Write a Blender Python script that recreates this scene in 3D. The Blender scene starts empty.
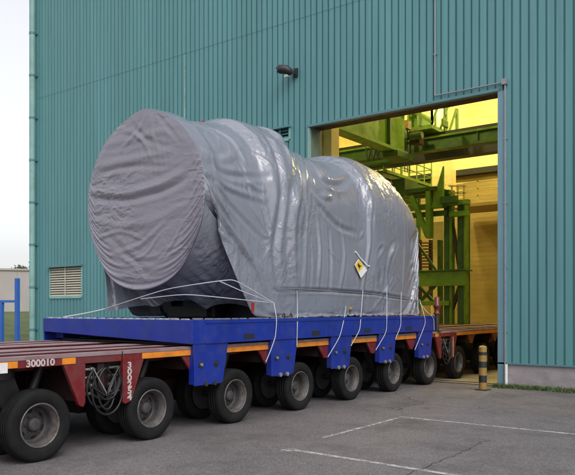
import bpy, bmesh, math, random
import numpy as np
from mathutils import Vector, Matrix
random.seed(7)
rng = np.random.default_rng(11)
S = bpy.context.scene
C = S.collection
# ------------------------------------------------------------------ camera
F = 700.0 / 575.0
YAW = math.radians(36.77)
EYE = 1.70
cam = bpy.data.objects.new('camera', bpy.data.cameras.new('camera'))
C.objects.link(cam)
cam.location = (0, 0, EYE)
cam.rotation_euler = (math.radians(90), 0, YAW)
cam.data.sensor_fit = 'HORIZONTAL'
cam.data.sensor_width = 36
cam.data.lens = 36 * F
cam.data.shift_y = 71.5 / 575.0
cam.data.clip_start = 0.1
cam.data.clip_end = 3000
S.camera = cam
# ------------------------------------------------------------------ sky and sun (overcast)
SUN_EL, SUN_AZ = math.radians(46), math.radians(118)     # azimuth clockwise from +Y
w = bpy.data.worlds.new("World"); S.world = w; w.use_nodes = True
nt = w.node_tree; nt.nodes.clear()
sky = nt.nodes.new('ShaderNodeTexSky'); sky.sky_type = 'NISHITA'; sky.sun_disc = False
sky.sun_elevation = SUN_EL; sky.sun_rotation = SUN_AZ
sky.dust_density = 1.0; sky.air_density = 1.0; sky.ozone_density = 1.0
hs = nt.nodes.new('ShaderNodeHueSaturation'); hs.inputs['Saturation'].default_value = 0.12
bg = nt.nodes.new('ShaderNodeBackground'); bg.inputs['Strength'].default_value = 0.15
wo = nt.nodes.new('ShaderNodeOutputWorld')
# overcast: the cloud sheet is brighter overhead than at the horizon
tcw = nt.nodes.new('ShaderNodeTexCoord'); sp = nt.nodes.new('ShaderNodeSeparateXYZ'); nt.links.new(tcw.outputs['Generated'], sp.inputs[0])
mrw = nt.nodes.new('ShaderNodeMapRange'); mrw.inputs[1].default_value = 0; mrw.inputs[2].default_value = 1; mrw.inputs[3].default_value = .62; mrw.inputs[4].default_value = 2.6
nt.links.new(sp.outputs['Z'], mrw.inputs[0])
vm = nt.nodes.new('ShaderNodeVectorMath'); vm.operation = 'SCALE'; nt.links.new(hs.outputs[0], vm.inputs[0]); nt.links.new(mrw.outputs[0], vm.inputs['Scale'])
nt.links.new(sky.outputs[0], hs.inputs['Color']); nt.links.new(vm.outputs[0], bg.inputs['Color'])
nt.links.new(bg.outputs[0], wo.inputs['Surface'])
sl = bpy.data.lights.new('sun', 'SUN'); sl.energy = 0.9; sl.angle = math.radians(30); sl.color = (1.0, 0.97, 0.93)
so = bpy.data.objects.new('sun', sl); C.objects.link(so)
sd = Vector((math.sin(SUN_AZ) * math.cos(SUN_EL), math.cos(SUN_AZ) * math.cos(SUN_EL), math.sin(SUN_EL)))
so.rotation_euler = sd.to_track_quat('Z', 'Y').to_euler(); so.location = sd * 50
S.view_settings.view_transform = 'Standard'; S.view_settings.look = 'None'
S.view_settings.exposure = 0.22; S.view_settings.gamma = 1.0; S.view_settings.use_curve_mapping = False

# ------------------------------------------------------------------ helpers
def at(u, v, y):
    """survey of the photograph: the point seen at (u, v) on the vertical plane Y = y"""
    r = (u - 287.5) / 700.0
    Z = y / (.5988 * r + .8009)
    return Vector((Z * (.8009 * r - .5988), y, EYE + (309.0 - v) / 700.0 * Z))
def atx(u, v, x):
    r = (u - 287.5) / 700.0
    Z = x / (.8009 * r - .5988)
    return Vector((x, Z * (.5988 * r + .8009), EYE + (309.0 - v) / 700.0 * Z))
def atg(u, v, z=0.0):
    r = (u - 287.5) / 700.0
    Z = 700.0 * (EYE - z) / (v - 309.0)
    return Vector((Z * (.8009 * r - .5988), Z * (.5988 * r + .8009), z))

class MB:
    def __init__(s): s.v = []; s.f = []; s.m = []; s.sm = []
    def add(s, vs, fs, mi=0, smooth=False):
        o = len(s.v); s.v += [tuple(p) for p in vs]
        s.f += [tuple(i + o for i in f) for f in fs]
        s.m += [mi] * len(fs); s.sm += [smooth] * len(fs); return s
    def box(s, x0, x1, y0, y1, z0, z1, mi=0):
        x0, x1 = min(x0, x1), max(x0, x1); y0, y1 = min(y0, y1), max(y0, y1); z0, z1 = min(z0, z1), max(z0, z1)
        vs = [(x, y, z) for z in (z0, z1) for y in (y0, y1) for x in (x0, x1)]
        return s.add(vs, [(0, 2, 3, 1), (4, 5, 7, 6), (0, 1, 5, 4), (2, 6, 7, 3), (0, 4, 6, 2), (1, 3, 7, 5)], mi)
    def prism_yz(s, poly, x0, x1, mi=0):
        n = len(poly)
        a = sum(poly[i][0] * poly[(i + 1) % n][1] - poly[(i + 1) % n][0] * poly[i][1] for i in range(n))
        if a < 0: poly = poly[::-1]
        x0, x1 = min(x0, x1), max(x0, x1)
        vs = [(x0, y, z) for y, z in poly] + [(x1, y, z) for y, z in poly]
        fs = [tuple(range(n))[::-1], tuple(range(n, 2 * n))]
        fs += [(i, (i + 1) % n, (i + 1) % n + n, i + n) for i in range(n)]
        return s.add(vs, fs, mi)
    def tube(s, pts, r, n=8, mi=0, cap=True):
        pts = [Vector(p) for p in pts]; rings = []; up = None
        for i, p in enumerate(pts):
            d = (pts[min(i + 1, len(pts) - 1)] - pts[max(i - 1, 0)]).normalized()
            if up is None:
                up = Vector((0, 0, 1)) if abs(d.z) < .9 else Vector((1, 0, 0))
            a = d.cross(up)
            if a.length < 1e-4: a = d.cross(Vector((0, 1, 0)))
            a.normalize(); b = a.cross(d).normalized(); up = b
            rr = r[i] if isinstance(r, (list, tuple)) else r
            rings.append([p + (a * math.cos(t) + b * math.sin(t)) * rr for t in [2 * math.pi * k / n for k in range(n)]])
        vs = [q for R in rings for q in R]; fs = []
        for i in range(len(pts) - 1):
            for k in range(n):
                fs.append((i * n + k, i * n + (k + 1) % n, (i + 1) * n + (k + 1) % n, (i + 1) * n + k))
        s.add(vs, fs, mi, True)
        if cap:
            s.add(rings[0], [tuple(range(n))[::-1]], mi); s.add(rings[-1], [tuple(range(n))], mi)
        return s
    def bar(s, a, b, w_, h=None, mi=0):
        h = h or w_; a = Vector(a); b = Vector(b); d = (b - a).normalized()
        up = Vector((0, 0, 1)) if abs(d.z) < .95 else Vector((0, 1, 0))
        q = d.cross(up).normalized(); t = q.cross(d).normalized()
        vs = [p + q * sx * w_ / 2 + t * sz * h / 2 for p in (a, b) for sx, sz in ((-1, -1), (1, -1), (1, 1), (-1, 1))]
        return s.add(vs, [(0, 1, 2, 3), (7, 6, 5, 4), (0, 4, 5, 1), (1, 5, 6, 2), (2, 6, 7, 3), (3, 7, 4, 0)], mi)
    def lathe_x(s, prof, n=40, mi=0, c=(0, 0, 0), smooth=True):
        """profile of (radius, x) turned round the x axis"""
        vs = [(c[0] + x, c[1] + r * math.cos(2 * math.pi * k / n), c[2] + r * math.sin(2 * math.pi * k / n)) for r, x in prof for k in range(n)]
        fs = [(i * n + k, i * n + (k + 1) % n, (i + 1) * n + (k + 1) % n, (i + 1) * n + k) for i in range(len(prof) - 1) for k in range(n)]
        return s.add(vs, fs, mi, smooth)
    def build(s, name, mats, parent=None, bevel=0.0):
        me = bpy.data.meshes.new(name)
        off = parent_world(parent) if parent else Vector((0, 0, 0))
        me.from_pydata([(p[0] - off.x, p[1] - off.y, p[2] - off.z) for p in s.v], [], s.f)
        if not isinstance(mats, (list, tuple)): mats = [mats]
        for m_ in mats: me.materials.append(m_)
        me.polygons.foreach_set('material_index', s.m); me.polygons.foreach_set('use_smooth', s.sm)
        me.validate(); me.update()
        bm = bmesh.new(); bm.from_mesh(me); bmesh.ops.recalc_face_normals(bm, faces=bm.faces); bm.to_mesh(me); bm.free()
        o = bpy.data.objects.new(name, me); C.objects.link(o)
        if parent: o.parent = parent
        if bevel:
            b = o.modifiers.new('bevel', 'BEVEL'); b.width = bevel; b.segments = 2; b.limit_method = 'ANGLE'; b.angle_limit = math.radians(50)
        return o
def parent_world(p):
    v = Vector((0, 0, 0))
    while p: v = v + Vector(p.location); p = p.parent
    return v
def tag(o, label=None, cat=None, group=None, kind=None):
    if label: o['label'] = label
    if cat: o['category'] = cat
    if group: o['group'] = group
    if kind: o['kind'] = kind
    return o
def thing(name, loc, label, cat, group=None):
    o = bpy.data.objects.new(name, None); C.objects.link(o); o.location = loc; o.empty_display_size = .3
    return tag(o, label, cat, group)
def copy_tree(o, parent=None):
    c = o.copy(); C.objects.link(c); c.parent = parent
    for ch in [q for q in bpy.data.objects if q.parent == o]: copy_tree(ch, c)
    return c

# ------------------------------------------------------------------ materials
def mat(name, col, rough=.6, var=.12, scale=3.0, stretch=(1, 1, 1), metal=0.0, bump=0.0, bscale=40, spec=.5,
        dirt=None, dirt_amt=.0, dirt_scale=2.0, dstretch=(1, 1, 1), detail=6, emit=None, estr=0):
    m = bpy.data.materials.new(name); m.use_nodes = True; t = m.node_tree; N = t.nodes; L = t.links
    b = N['Principled BSDF']; b.inputs['Roughness'].default_value = rough; b.inputs['Metallic'].default_value = metal
    b.inputs['Specular IOR Level'].default_value = spec
    tc = N.new('ShaderNodeTexCoord'); mp = N.new('ShaderNodeMapping'); mp.inputs['Scale'].default_value = stretch
    geo = N.new('ShaderNodeNewGeometry')
    L.new(geo.outputs['Position'], mp.inputs['Vector'])
    n1 = N.new('ShaderNodeTexNoise'); n1.inputs['Scale'].default_value = scale; n1.inputs['Detail'].default_value = detail
    L.new(mp.outputs[0], n1.inputs['Vector'])
    r = N.new('ShaderNodeMapRange'); r.inputs[1].default_value = .3; r.inputs[2].default_value = .7
    r.inputs[3].default_value = 1 - var; r.inputs[4].default_value = 1 + var
    L.new(n1.outputs[0], r.inputs[0])
    mx = N.new('ShaderNodeVectorMath'); mx.operation = 'SCALE'; mx.inputs[0].default_value = col
    L.new(r.outputs[0], mx.inputs['Scale'])
    out = mx.outputs[0]
    if dirt:
        mp2 = N.new('ShaderNodeMapping'); mp2.inputs['Scale'].default_value = dstretch; L.new(geo.outputs['Position'], mp2.inputs['Vector'])
        n2 = N.new('ShaderNodeTexNoise'); n2.inputs['Scale'].default_value = dirt_scale; n2.inputs['Detail'].default_value = 8; n2.inputs['Roughness'].default_value = .65
        L.new(mp2.outputs[0], n2.inputs['Vector'])
        rr = N.new('ShaderNodeMapRange'); rr.inputs[1].default_value = .45; rr.inputs[2].default_value = .68; rr.inputs[3].default_value = 0; rr.inputs[4].default_value = dirt_amt
        L.new(n2.outputs[0], rr.inputs[0])
        mm = N.new('ShaderNodeMix'); mm.data_type = 'RGBA'; L.new(rr.outputs[0], mm.inputs[0]); L.new(out, mm.inputs[6]); mm.inputs[7].default_value = (*dirt, 1)
        out = mm.outputs[2]
        rg = N.new('ShaderNodeMapRange'); rg.inputs[3].default_value = rough; rg.inputs[4].default_value = min(1, rough + .3)
        L.new(rr.outputs[0], rg.inputs[0]); L.new(rg.outputs[0], b.inputs['Roughness'])
    L.new(out, b.inputs['Base Color'])
    if bump:
        n3 = N.new('ShaderNodeTexNoise'); n3.inputs['Scale'].default_value = bscale; n3.inputs['Detail'].default_value = 5
        L.new(geo.outputs['Position'], n3.inputs['Vector'])
        bp = N.new('ShaderNodeBump'); bp.inputs['Strength'].default_value = bump; bp.inputs['Distance'].default_value = .01
        L.new(n3.outputs[0], bp.inputs['Height']); L.new(bp.outputs[0], b.inputs['Normal'])
    if emit:
        b.inputs['Emission Color'].default_value = (*emit, 1); b.inputs['Emission Strength'].default_value = estr
    return m
M = {}
M['teal'] = mat('teal_cladding', (.104, .268, .283), .42, .06, 1.2, (6, 1, .15), dirt=(.072, .19, .20), dirt_amt=.45, dirt_scale=1.0, dstretch=(5, 1, .22))
M['teal_trim'] = mat('teal_trim', (.09, .21, .235), .45, .08, 3)
M['teal_pale'] = mat('pale_teal_pipe', (.22, .40, .37), .45, .08, 2, (1, 1, .4), dirt=(.10, .18, .15), dirt_amt=.4, dirt_scale=2.5)
M['dark'] = mat('dark_gap', (.012, .013, .014), .8)
M['insul'] = mat('wall_core', (.10, .16, .15), .8)
M['plinth'] = mat('concrete_plinth', (.34, .30, .31), .85, .10, 3, bump=.4, bscale=30, dirt=(.16, .14, .13), dirt_amt=.6, dirt_scale=2.2, dstretch=(1, 1, 1.6))
M['conc'] = mat('concrete_wall', (.40, .36, .34), .9, .08, .5, bump=.2, bscale=8, dirt=(.25, .23, .21), dirt_amt=.5, dirt_scale=.4, dstretch=(1, 1, .3))
M['pin'] = mat('dull_pin', (.22, .21, .21), .45, .1, 8, metal=.5)
M['zinc'] = mat('zinc', (.26, .27, .28), .45, .1, 8, metal=.3)
M['steel'] = mat('bright_steel', (.6, .6, .6), .3, .1, 30, metal=1.0)
M['white_paint'] = mat('white_paint', (.72, .70, .68), .6, .08, 20)
M['cream_slat'] = mat('cream_slat', (.55, .52, .42), .6, .08, 10)
M['black'] = mat('black_plastic', (.02, .02, .022), .5, .1, 10)
M['yellow'] = mat('yellow_paint', (.30, .18, .04), .5, .1, 12, dirt=(.18, .10, .05), dirt_amt=.6, dirt_scale=14)
M['black_paint'] = mat('black_paint', (.02, .02, .02), .5, .2, 12)
M['blue'] = mat('blue_steel_paint', (.007, .024, .25), .40, .14, 2.0, dirt=(.035, .045, .15), dirt_amt=.45, dirt_scale=5.0, bump=.08, bscale=20)
M['blue_post'] = mat('blue_post_paint', (.03, .12, .42), .45, .1, 3)
M['red'] = mat('red_chassis_paint', (.17, .010, .014), .45, .2, 5, dirt=(.075, .045, .04), dirt_amt=.85, dirt_scale=5)
M['reddark'] = mat('shaded_grimy_red_steel', (.030, .009, .009), .6, .3, 6, dirt=(.02, .018, .018), dirt_amt=.8, dirt_scale=5)  # grimy red, darkened in colour for the shade under the trailer
M['dust'] = mat('dusty_worn_deck', (.26, .19, .20), .7, .2, 4, (2, .6, 1), dirt=(.13, .04, .045), dirt_amt=.7, dirt_scale=3.5, dstretch=(3, .5, 1))
M['orange'] = mat('orange_marker', (.75, .24, .02), .35, .06, 8, dirt=(.30, .11, .03), dirt_amt=.5, dirt_scale=7)
M['rubber'] = mat('tyre_rubber', (.008, .008, .009), .8, .2, 10, bump=.15, bscale=60, spec=.25, dirt=(.018, .017, .016), dirt_amt=.6, dirt_scale=5)
M['rim'] = mat('rim_steel', (.135, .125, .12), .45, .2, 14, metal=.3, dirt=(.06, .042, .035), dirt_amt=.8, dirt_scale=11)
M['rimdisc'] = mat('rim_disc_grimy_shaded', (.045, .042, .042), .6, .25, 12, dirt=(.09, .08, .075), dirt_amt=.6, dirt_scale=9)  # grime, with the shade inside the dish put into the colour
M['rimhole_shade'] = mat('rim_hole_shade', (.008, .008, .008), .9)  # black discs painted for the shade inside the hand holes
M['grease'] = mat('greasy_shaded_steel', (.03, .027, .026), .5, .3, 8)
M['hose'] = mat('rubber_hose', (.012, .012, .013), .45)
M['hosegrey'] = mat('grey_hose', (.22, .21, .21), .6)
M['rope'] = mat('white_rope', (.44, .45, .49), .8, .1, 60)
M['ropedark'] = mat('grey_rope', (.16, .17, .20), .8, .1, 60)
M['ground_dark'] = mat('cargo_saddle_shade', (.005, .006, .012), .6, .2, 4)  # near black: shade of the void under the load put into the colour
M['redcloth'] = mat('red_cloth', (.30, .02, .015), .8)
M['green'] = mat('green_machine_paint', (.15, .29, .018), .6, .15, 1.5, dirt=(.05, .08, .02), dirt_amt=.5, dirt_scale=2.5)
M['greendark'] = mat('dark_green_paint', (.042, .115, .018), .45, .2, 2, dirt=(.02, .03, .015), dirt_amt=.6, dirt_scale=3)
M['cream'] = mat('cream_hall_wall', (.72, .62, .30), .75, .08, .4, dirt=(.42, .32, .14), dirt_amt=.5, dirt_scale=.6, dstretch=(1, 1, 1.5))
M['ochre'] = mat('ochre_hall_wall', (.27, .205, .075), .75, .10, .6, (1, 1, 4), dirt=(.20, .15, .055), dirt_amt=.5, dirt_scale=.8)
M['rail_y'] = mat('yellow_railing', (.50, .44, .12), .5)
M['rust'] = mat('rusty_hoist', (.06, .03, .015), .7, .3, 5)
M['beacon'] = mat('red_beacon', (.13, .03, .02), .35, .2, 8)

def asphalt():
    m = bpy.data.materials.new('asphalt'); m.use_nodes = True; t = m.node_tree; N = t.nodes; L = t.links
    b = N['Principled BSDF']; geo = N.new('ShaderNodeNewGeometry')
    def noise(sc, det=5, rough=.6):
        n = N.new('ShaderNodeTexNoise'); n.inputs['Scale'].default_value = sc; n.inputs['Detail'].default_value = det; n.inputs['Roughness'].default_value = rough
        L.new(geo.outputs['Position'], n.inputs['Vector']); return n.outputs[0]
    def mr(src, a, b_, c, d):
        r = N.new('ShaderNodeMapRange'); r.inputs[1].default_value = a; r.inputs[2].default_value = b_; r.inputs[3].default_value = c; r.inputs[4].default_value = d
        L.new(src, r.inputs[0]); return r.outputs[0]
    def mixc(f, a, b_):
        x = N.new('ShaderNodeMix'); x.data_type = 'RGBA'; L.new(f, x.inputs[0])
        for i, q in ((6, a), (7, b_)):
            if isinstance(q, tuple): x.inputs[i].default_value = (*q, 1)
            else: L.new(q, x.inputs[i])
        return x.outputs[2]
    base = mixc(mr(noise(.35, 4), .35, .65, 0, 1), (.108, .094, .097), (.150, .133, .136))
    vor = N.new('ShaderNodeTexVoronoi'); vor.inputs['Scale'].default_value = 75; L.new(geo.outputs['Position'], vor.inputs['Vector'])
    sep = N.new('ShaderNodeSeparateColor'); L.new(vor.outputs['Color'], sep.inputs[0])
    c1 = mixc(mr(sep.outputs[0], .55, 1, 0, .55), base, (.27, .25, .25))
    c2 = mixc(mr(sep.outputs[1], .6, 1, 0, .65), c1, (.045, .042, .045))
    c3 = mixc(mr(noise(.9, 9, .72), .48, .70, 0, .8), c2, (.062, .054, .055))
    # thin cracks
    v2 = N.new('ShaderNodeTexVoronoi'); v2.feature = 'DISTANCE_TO_EDGE'; v2.inputs['Scale'].default_value = .33
    dn = N.new('ShaderNodeTexNoise'); dn.inputs['Scale'].default_value = 1.6; dn.inputs['Detail'].default_value = 6; L.new(geo.outputs['Position'], dn.inputs['Vector'])
    ad = N.new('ShaderNodeMixRGB'); ad.blend_type = 'LINEAR_LIGHT'; ad.inputs[0].default_value = .35
    L.new(geo.outputs['Position'], ad.inputs[1]); L.new(dn.outputs[1], ad.inputs[2]); L.new(ad.outputs[0], v2.inputs['Vector'])
    cr = mr(v2.outputs[0], .0015, .005, 1, 0)
    mul = N.new('ShaderNodeMath'); mul.operation = 'MULTIPLY'; L.new(cr, mul.inputs[0]); L.new(mr(noise(.22, 2), .5, .62, 0, .8), mul.inputs[1])
    c4 = mixc(mul.outputs[0], c3, (.035, .032, .03))
    L.new(c4, b.inputs['Base Color']); b.inputs['Roughness'].default_value = .82
    bp = N.new('ShaderNodeBump'); bp.inputs['Strength'].default_value = .6; bp.inputs['Distance'].default_value = .006
    L.new(vor.outputs['Distance'], bp.inputs['Height']); L.new(bp.outputs[0], b.inputs['Normal'])
    return m
M['asphalt'] = asphalt()
M['grassland'] = mat('grassland', (.065, .09, .025), .9, .35, 1.2, bump=1, bscale=6, dirt=(.12, .115, .05), dirt_amt=.7, dirt_scale=.8)
M['floor'] = mat('dusty_concrete_floor', (.42, .36, .25), .7, .12, 1.5, dirt=(.20, .15, .09), dirt_amt=.6, dirt_scale=1.2)
M['leaf'] = mat('grass_blades', (.07, .115, .025), .6, .4, 6)
M['leafdark'] = mat('tree_leaves', (.05, .07, .03), .6, .4, 1.5)
M['bark'] = mat('bark', (.10, .08, .06), .9, .2, 5)

def line_mat():
    m = mat('worn_road_paint', (.50, .48, .48), .75, .1, 20)
    t = m.node_tree; N = t.nodes; L = t.links; b = N['Principled BSDF']
    geo = N.new('ShaderNodeNewGeometry'); n = N.new('ShaderNodeTexNoise'); n.inputs['Scale'].default_value = 9; n.inputs['Detail'].default_value = 9; n.inputs['Roughness'].default_value = .75
    L.new(geo.outputs['Position'], n.inputs['Vector'])
    r = N.new('ShaderNodeMapRange'); r.inputs[1].default_value = .40; r.inputs[2].default_value = .60; r.inputs[3].default_value = 0.08; r.inputs[4].default_value = .95
    L.new(n.outputs[0], r.inputs[0]); L.new(r.outputs[0], b.inputs['Alpha'])
    return m
M['line'] = line_mat()

def tarp_mat(name, col, rough, bs):
    m = bpy.data.materials.new(name); m.use_nodes = True; t = m.node_tree; N = t.nodes; L = t.links
    b = N['Principled BSDF']; geo = N.new('ShaderNodeNewGeometry')
    n = N.new('ShaderNodeTexNoise'); n.inputs['Scale'].default_value = 1.6; n.inputs['Detail'].default_value = 6; L.new(geo.outputs['Position'], n.inputs['Vector'])
    mx = N.new('ShaderNodeMix'); mx.data_type = 'RGBA'; L.new(n.outputs[0], mx.inputs[0])
    mx.inputs[6].default_value = (*[c * .90 for c in col], 1); mx.inputs[7].default_value = (*[c * 1.10 for c in col], 1)
    L.new(mx.outputs[2], b.inputs['Base Color'])
    n4 = N.new('ShaderNodeTexNoise'); n4.inputs['Scale'].default_value = 3; n4.inputs['Detail'].default_value = 5; L.new(geo.outputs['Position'], n4.inputs['Vector'])
    r = N.new('ShaderNodeMapRange'); r.inputs[3].default_value = rough - .08; r.inputs[4].default_value = rough + .12; L.new(n4.outputs[0], r.inputs[0]); L.new(r.outputs[0], b.inputs['Roughness'])
    b.inputs['Specular IOR Level'].default_value = .8
    # crumple creases of plastic sheet: ridged noise, stretched along the folds
    def ridged(sc, stretch, rot, dist):
        mp = N.new('ShaderNodeMapping'); mp.inputs['Scale'].default_value = stretch; mp.inputs['Rotation'].default_value = rot
        L.new(geo.outputs['Position'], mp.inputs['Vector'])
        q = N.new('ShaderNodeTexNoise'); q.inputs['Scale'].default_value = sc; q.inputs['Detail'].default_value = 2.5; q.inputs['Roughness'].default_value = .45; q.inputs['Distortion'].default_value = dist
        L.new(mp.outputs[0], q.inputs['Vector'])
        a = N.new('ShaderNodeMath'); a.operation = 'SUBTRACT'; L.new(q.outputs[0], a.inputs[0]); a.inputs[1].default_value = .5
        b_ = N.new('ShaderNodeMath'); b_.operation = 'ABSOLUTE'; L.new(a.outputs[0], b_.inputs[0]); return b_.outputs[0]
    r1 = ridged(1.5, bs[0], bs[1], .6); r2 = ridged(3.4, bs[2], bs[3], .5); r3 = ridged(8.0, (1, 1, 1), (.5, .3, .2), .3)
    m1 = N.new('ShaderNodeMath'); m1.operation = 'MULTIPLY_ADD'; L.new(r2, m1.inputs[0]); m1.inputs[1].default_value = .65; L.new(r1, m1.inputs[2])
    m2 = N.new('ShaderNodeMath'); m2.operation = 'MULTIPLY_ADD'; L.new(r3, m2.inputs[0]); m2.inputs[1].default_value = .25; L.new(m1.outputs[0], m2.inputs[2])
    bp = N.new('ShaderNodeBump'); bp.inputs['Strength'].default_value = .8; bp.inputs['Distance'].default_value = -.12
    q4 = N.new('ShaderNodeTexNoise'); q4.inputs['Scale'].default_value = .9; q4.inputs['Detail'].default_value = 2; L.new(geo.outputs['Position'], q4.inputs['Vector'])
    k4 = N.new('ShaderNodeMapRange'); k4.inputs[1].default_value = .42; k4.inputs[2].default_value = .62; k4.inputs[3].default_value = .18; k4.inputs[4].default_value = 1
    L.new(q4.outputs[0], k4.inputs[0]); m3 = N.new('ShaderNodeMath'); m3.operation = 'MULTIPLY'; L.new(m2.outputs[0], m3.inputs[0]); L.new(k4.outputs[0], m3.inputs[1])
    L.new(m3.outputs[0], bp.inputs['Height']); L.new(bp.outputs[0], b.inputs['Normal'])
    return m
M['tarp'] = tarp_mat('grey_plastic_tarp', (.20, .208, .25), .19, ((1, 1, .7), (.3, 0, 0), (1, 1.2, .6), (-.5, 0, 0)))
M['tarp_end'] = tarp_mat('grey_plastic_end_sheet', (.205, .195, .24), .32, ((.7, 1, 1.9), (0, .3, 0), (.8, 1, 1.6), (0, -.5, 0)))

def sheet_tones(m, step=1.098, amt=.05):
    t = m.node_tree; N = t.nodes; L = t.links; b = N['Principled BSDF']; src = b.inputs['Base Color'].links[0].from_socket
    g = N.new('ShaderNodeNewGeometry'); sp_ = N.new('ShaderNodeSeparateXYZ'); L.new(g.outputs['Position'], sp_.inputs[0])
    d = N.new('ShaderNodeMath'); d.operation = 'DIVIDE'; L.new(sp_.outputs['X'], d.inputs[0]); d.inputs[1].default_value = step
    f = N.new('ShaderNodeMath'); f.operation = 'FLOOR'; L.new(d.outputs[0], f.inputs[0])
    w_ = N.new('ShaderNodeTexWhiteNoise'); w_.noise_dimensions = '1D'; L.new(f.outputs[0], w_.inputs['W'])
    r_ = N.new('ShaderNodeMapRange'); r_.inputs[3].default_value = 1 - amt; r_.inputs[4].default_value = 1 + amt; L.new(w_.outputs['Value'], r_.inputs[0])
    v = N.new('ShaderNodeVectorMath'); v.operation = 'SCALE'; L.new(src, v.inputs[0]); L.new(r_.outputs[0], v.inputs['Scale']); L.new(v.outputs[0], b.inputs['Base Color'])
sheet_tones(M['teal'])
# ------------------------------------------------------------------ setting: ground
def sheet(name, pts, m, z=0.0, kind='structure'):
    mb = MB(); mb.add([(p[0], p[1], z) for p in pts], [tuple(range(len(pts)))]); o = mb.build(name, m); tag(o, kind=kind); return o
sheet('ground', [(-900, -900), (900, -900), (900, 900), (-900, 900)], M['grassland'], -.012)
o = sheet('asphalt_yard', [(-24, -60), (60, -60), (60, 15.6), (-24, 15.6)], M['asphalt'], 0.0)
o = sheet('hall_floor', [(-22.6, 15.08), (14, 15.08), (14, 36), (-22.6, 36)], M['floor'], .006)
# grass field rising towards the boundary wall
vd = Vector((-.908, .419, 0)); vd = Vector((-.8470, .5316, 0))
def field_h(x, y):
    d = x * vd.x + y * vd.y
    t = min(1, max(0, (d - 30) / 28)); return 1.5 * t * t * (3 - 2 * t) - .008
mb = MB(); nx, ny = 40, 40; X0, X1, Y0, Y1 = -95, -24.0, -10, 95
vs = [(X0 + (X1 - X0) * i / nx, Y0 + (Y1 - Y0) * j / ny, 0) for j in range(ny + 1) for i in range(nx + 1)]
vs = [(x, y, field_h(x, y) + random.uniform(-.03, .03)) for x, y, z in vs]
mb.add(vs, [(j * (nx + 1) + i, j * (nx + 1) + i + 1, (j + 1) * (nx + 1) + i + 1, (j + 1) * (nx + 1) + i) for j in range(ny) for i in range(nx)], 0, True)
tag(mb.build('grass_field', M['grassland']), kind='structure')

# painted lines of the parking bays
mbl = MB()
def pline(a, b, w_=.08):
    a = Vector((a[0], a[1], 0)); b = Vector((b[0], b[1], 0)); d = (b - a).normalized(); n = Vector((-d.y, d.x, 0)) * w_ / 2
    mbl.add([(p.x, p.y, .004) for p in (a - n, b - n, b + n, a + n)], [(0, 1, 2, 3)])
A, B = atg(400, 417), atg(575, 434.5); pline(A, A + (B - A) * 2.2)
A2, B2 = atg(398, 418.2), atg(340, 433.5); pline(A2, A2 + (B2 - A2) * 1.25, .06)
A3, B3 = atg(286, 449), atg(452, 475); pline(A3, A3 + (B3 - A3) * 2.2)
A4 = atg(286, 449); pline(A4 + Vector((.0, -.02, 0)), A4 + (atg(300, 452) - A4) * .6, .16)
tag(mbl.build('painted_bay_lines', M['line']), kind='structure')
# crack across the yard
cp = [atg(u, v) for u, v in ((400, 480), (408, 474), (420, 470), (431, 466), (440, 461), (452, 457), (462, 451), (470, 449), (480, 443), (492, 440))]
mb = MB(); rc = random.Random(3); fp = []
for a, b in zip(cp[:-1], cp[1:]):
    for k in range(5): fp.append(a.lerp(b, k / 5) + Vector((rc.gauss(0, .015), rc.gauss(0, .015), 0)))
for i_ in range(len(fp) - 1):
    w_ = .002 + .005 * rc.random(); n_ = Vector((-(fp[i_ + 1] - fp[i_]).y, (fp[i_ + 1] - fp[i_]).x, 0)).normalized() * w_
    mb.add([(q.x, q.y, .0035) for q in (fp[i_] - n_, fp[i_ + 1] - n_, fp[i_ + 1] + n_, fp[i_] + n_)], [(0, 1, 2, 3)])
tag(mb.build('asphalt_crack', mat('crack_fill', (.035, .032, .032), .9)), kind='structure')
# steel threshold rails across the gateway
mb = MB()
for yy in (15.10, 15.42): mb.box(-10.5, -5.5, yy, yy + .07, .006, .018)
tag(mb.build('gateway_floor_rails', M['grease']), kind='structure')

# ------------------------------------------------------------------ hall building
WY = 15.06; XL, XR = -22.75, 14.0; OX0, OX1, OZ = -10.52, -5.49, 6.5; HZ = 16.0
hall = thing('industrial_hall', (-5.0, 15.06, 0), 'teal corrugated metal industrial hall with a tall open gateway in its long wall', 'building')
holes = [(OX0, OX1, -1, OZ), (-21.9, -20.1, 2.16, 3.18), (-11.78, -11.2, 6.3, 6.56)]
def cladding(name, z0, z1, yoff, mt):
    pitch = .183; prof = []
    x = XL + .02
    while x < XR:
        prof += [(x, 0), (x + .134, 0), (x + .144, .046), (x + .173, .046)]; x += pitch
    prof = [(a, b) for a, b in prof if a <= XR]
    xs = [p[0] for p in prof]; ys = [p[1] for p in prof]
    extra = [h[i] for h in holes for i in (0, 1)]
    allx = sorted(set(xs + extra)); ally = list(np.interp(allx, xs, ys))
    mb = MB()
    for i in range(len(allx) - 1):
        xa, xb = allx[i], allx[i + 1]; xm = (xa + xb) / 2
        spans = [(z0, z1)]
        for h in holes:
            if h[0] < xm < h[1]:
                ns = []
                for a, b in spans:
                    if h[3] <= a or h[2] >= b: ns.append((a, b)); continue
                    if h[2] > a: ns.append((a, h[2]))
                    if h[3] < b: ns.append((h[3], b))
                spans = ns
        for a, b in spans:
            ya, yb = WY + yoff + ally[i], WY + yoff + ally[i + 1]
            mb.add([(xa, ya, a), (xb, yb, a), (xb, yb, b), (xa, ya, b)], [(0, 1, 2, 3)])
    me = mb.build(name, mt, hall)
    return me
cladding('wall_cladding', .53, 9.41, 0, M['teal'])
cladding('wall_cladding', 9.40, HZ, -.0062, M['teal'])
mb = MB()
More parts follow.
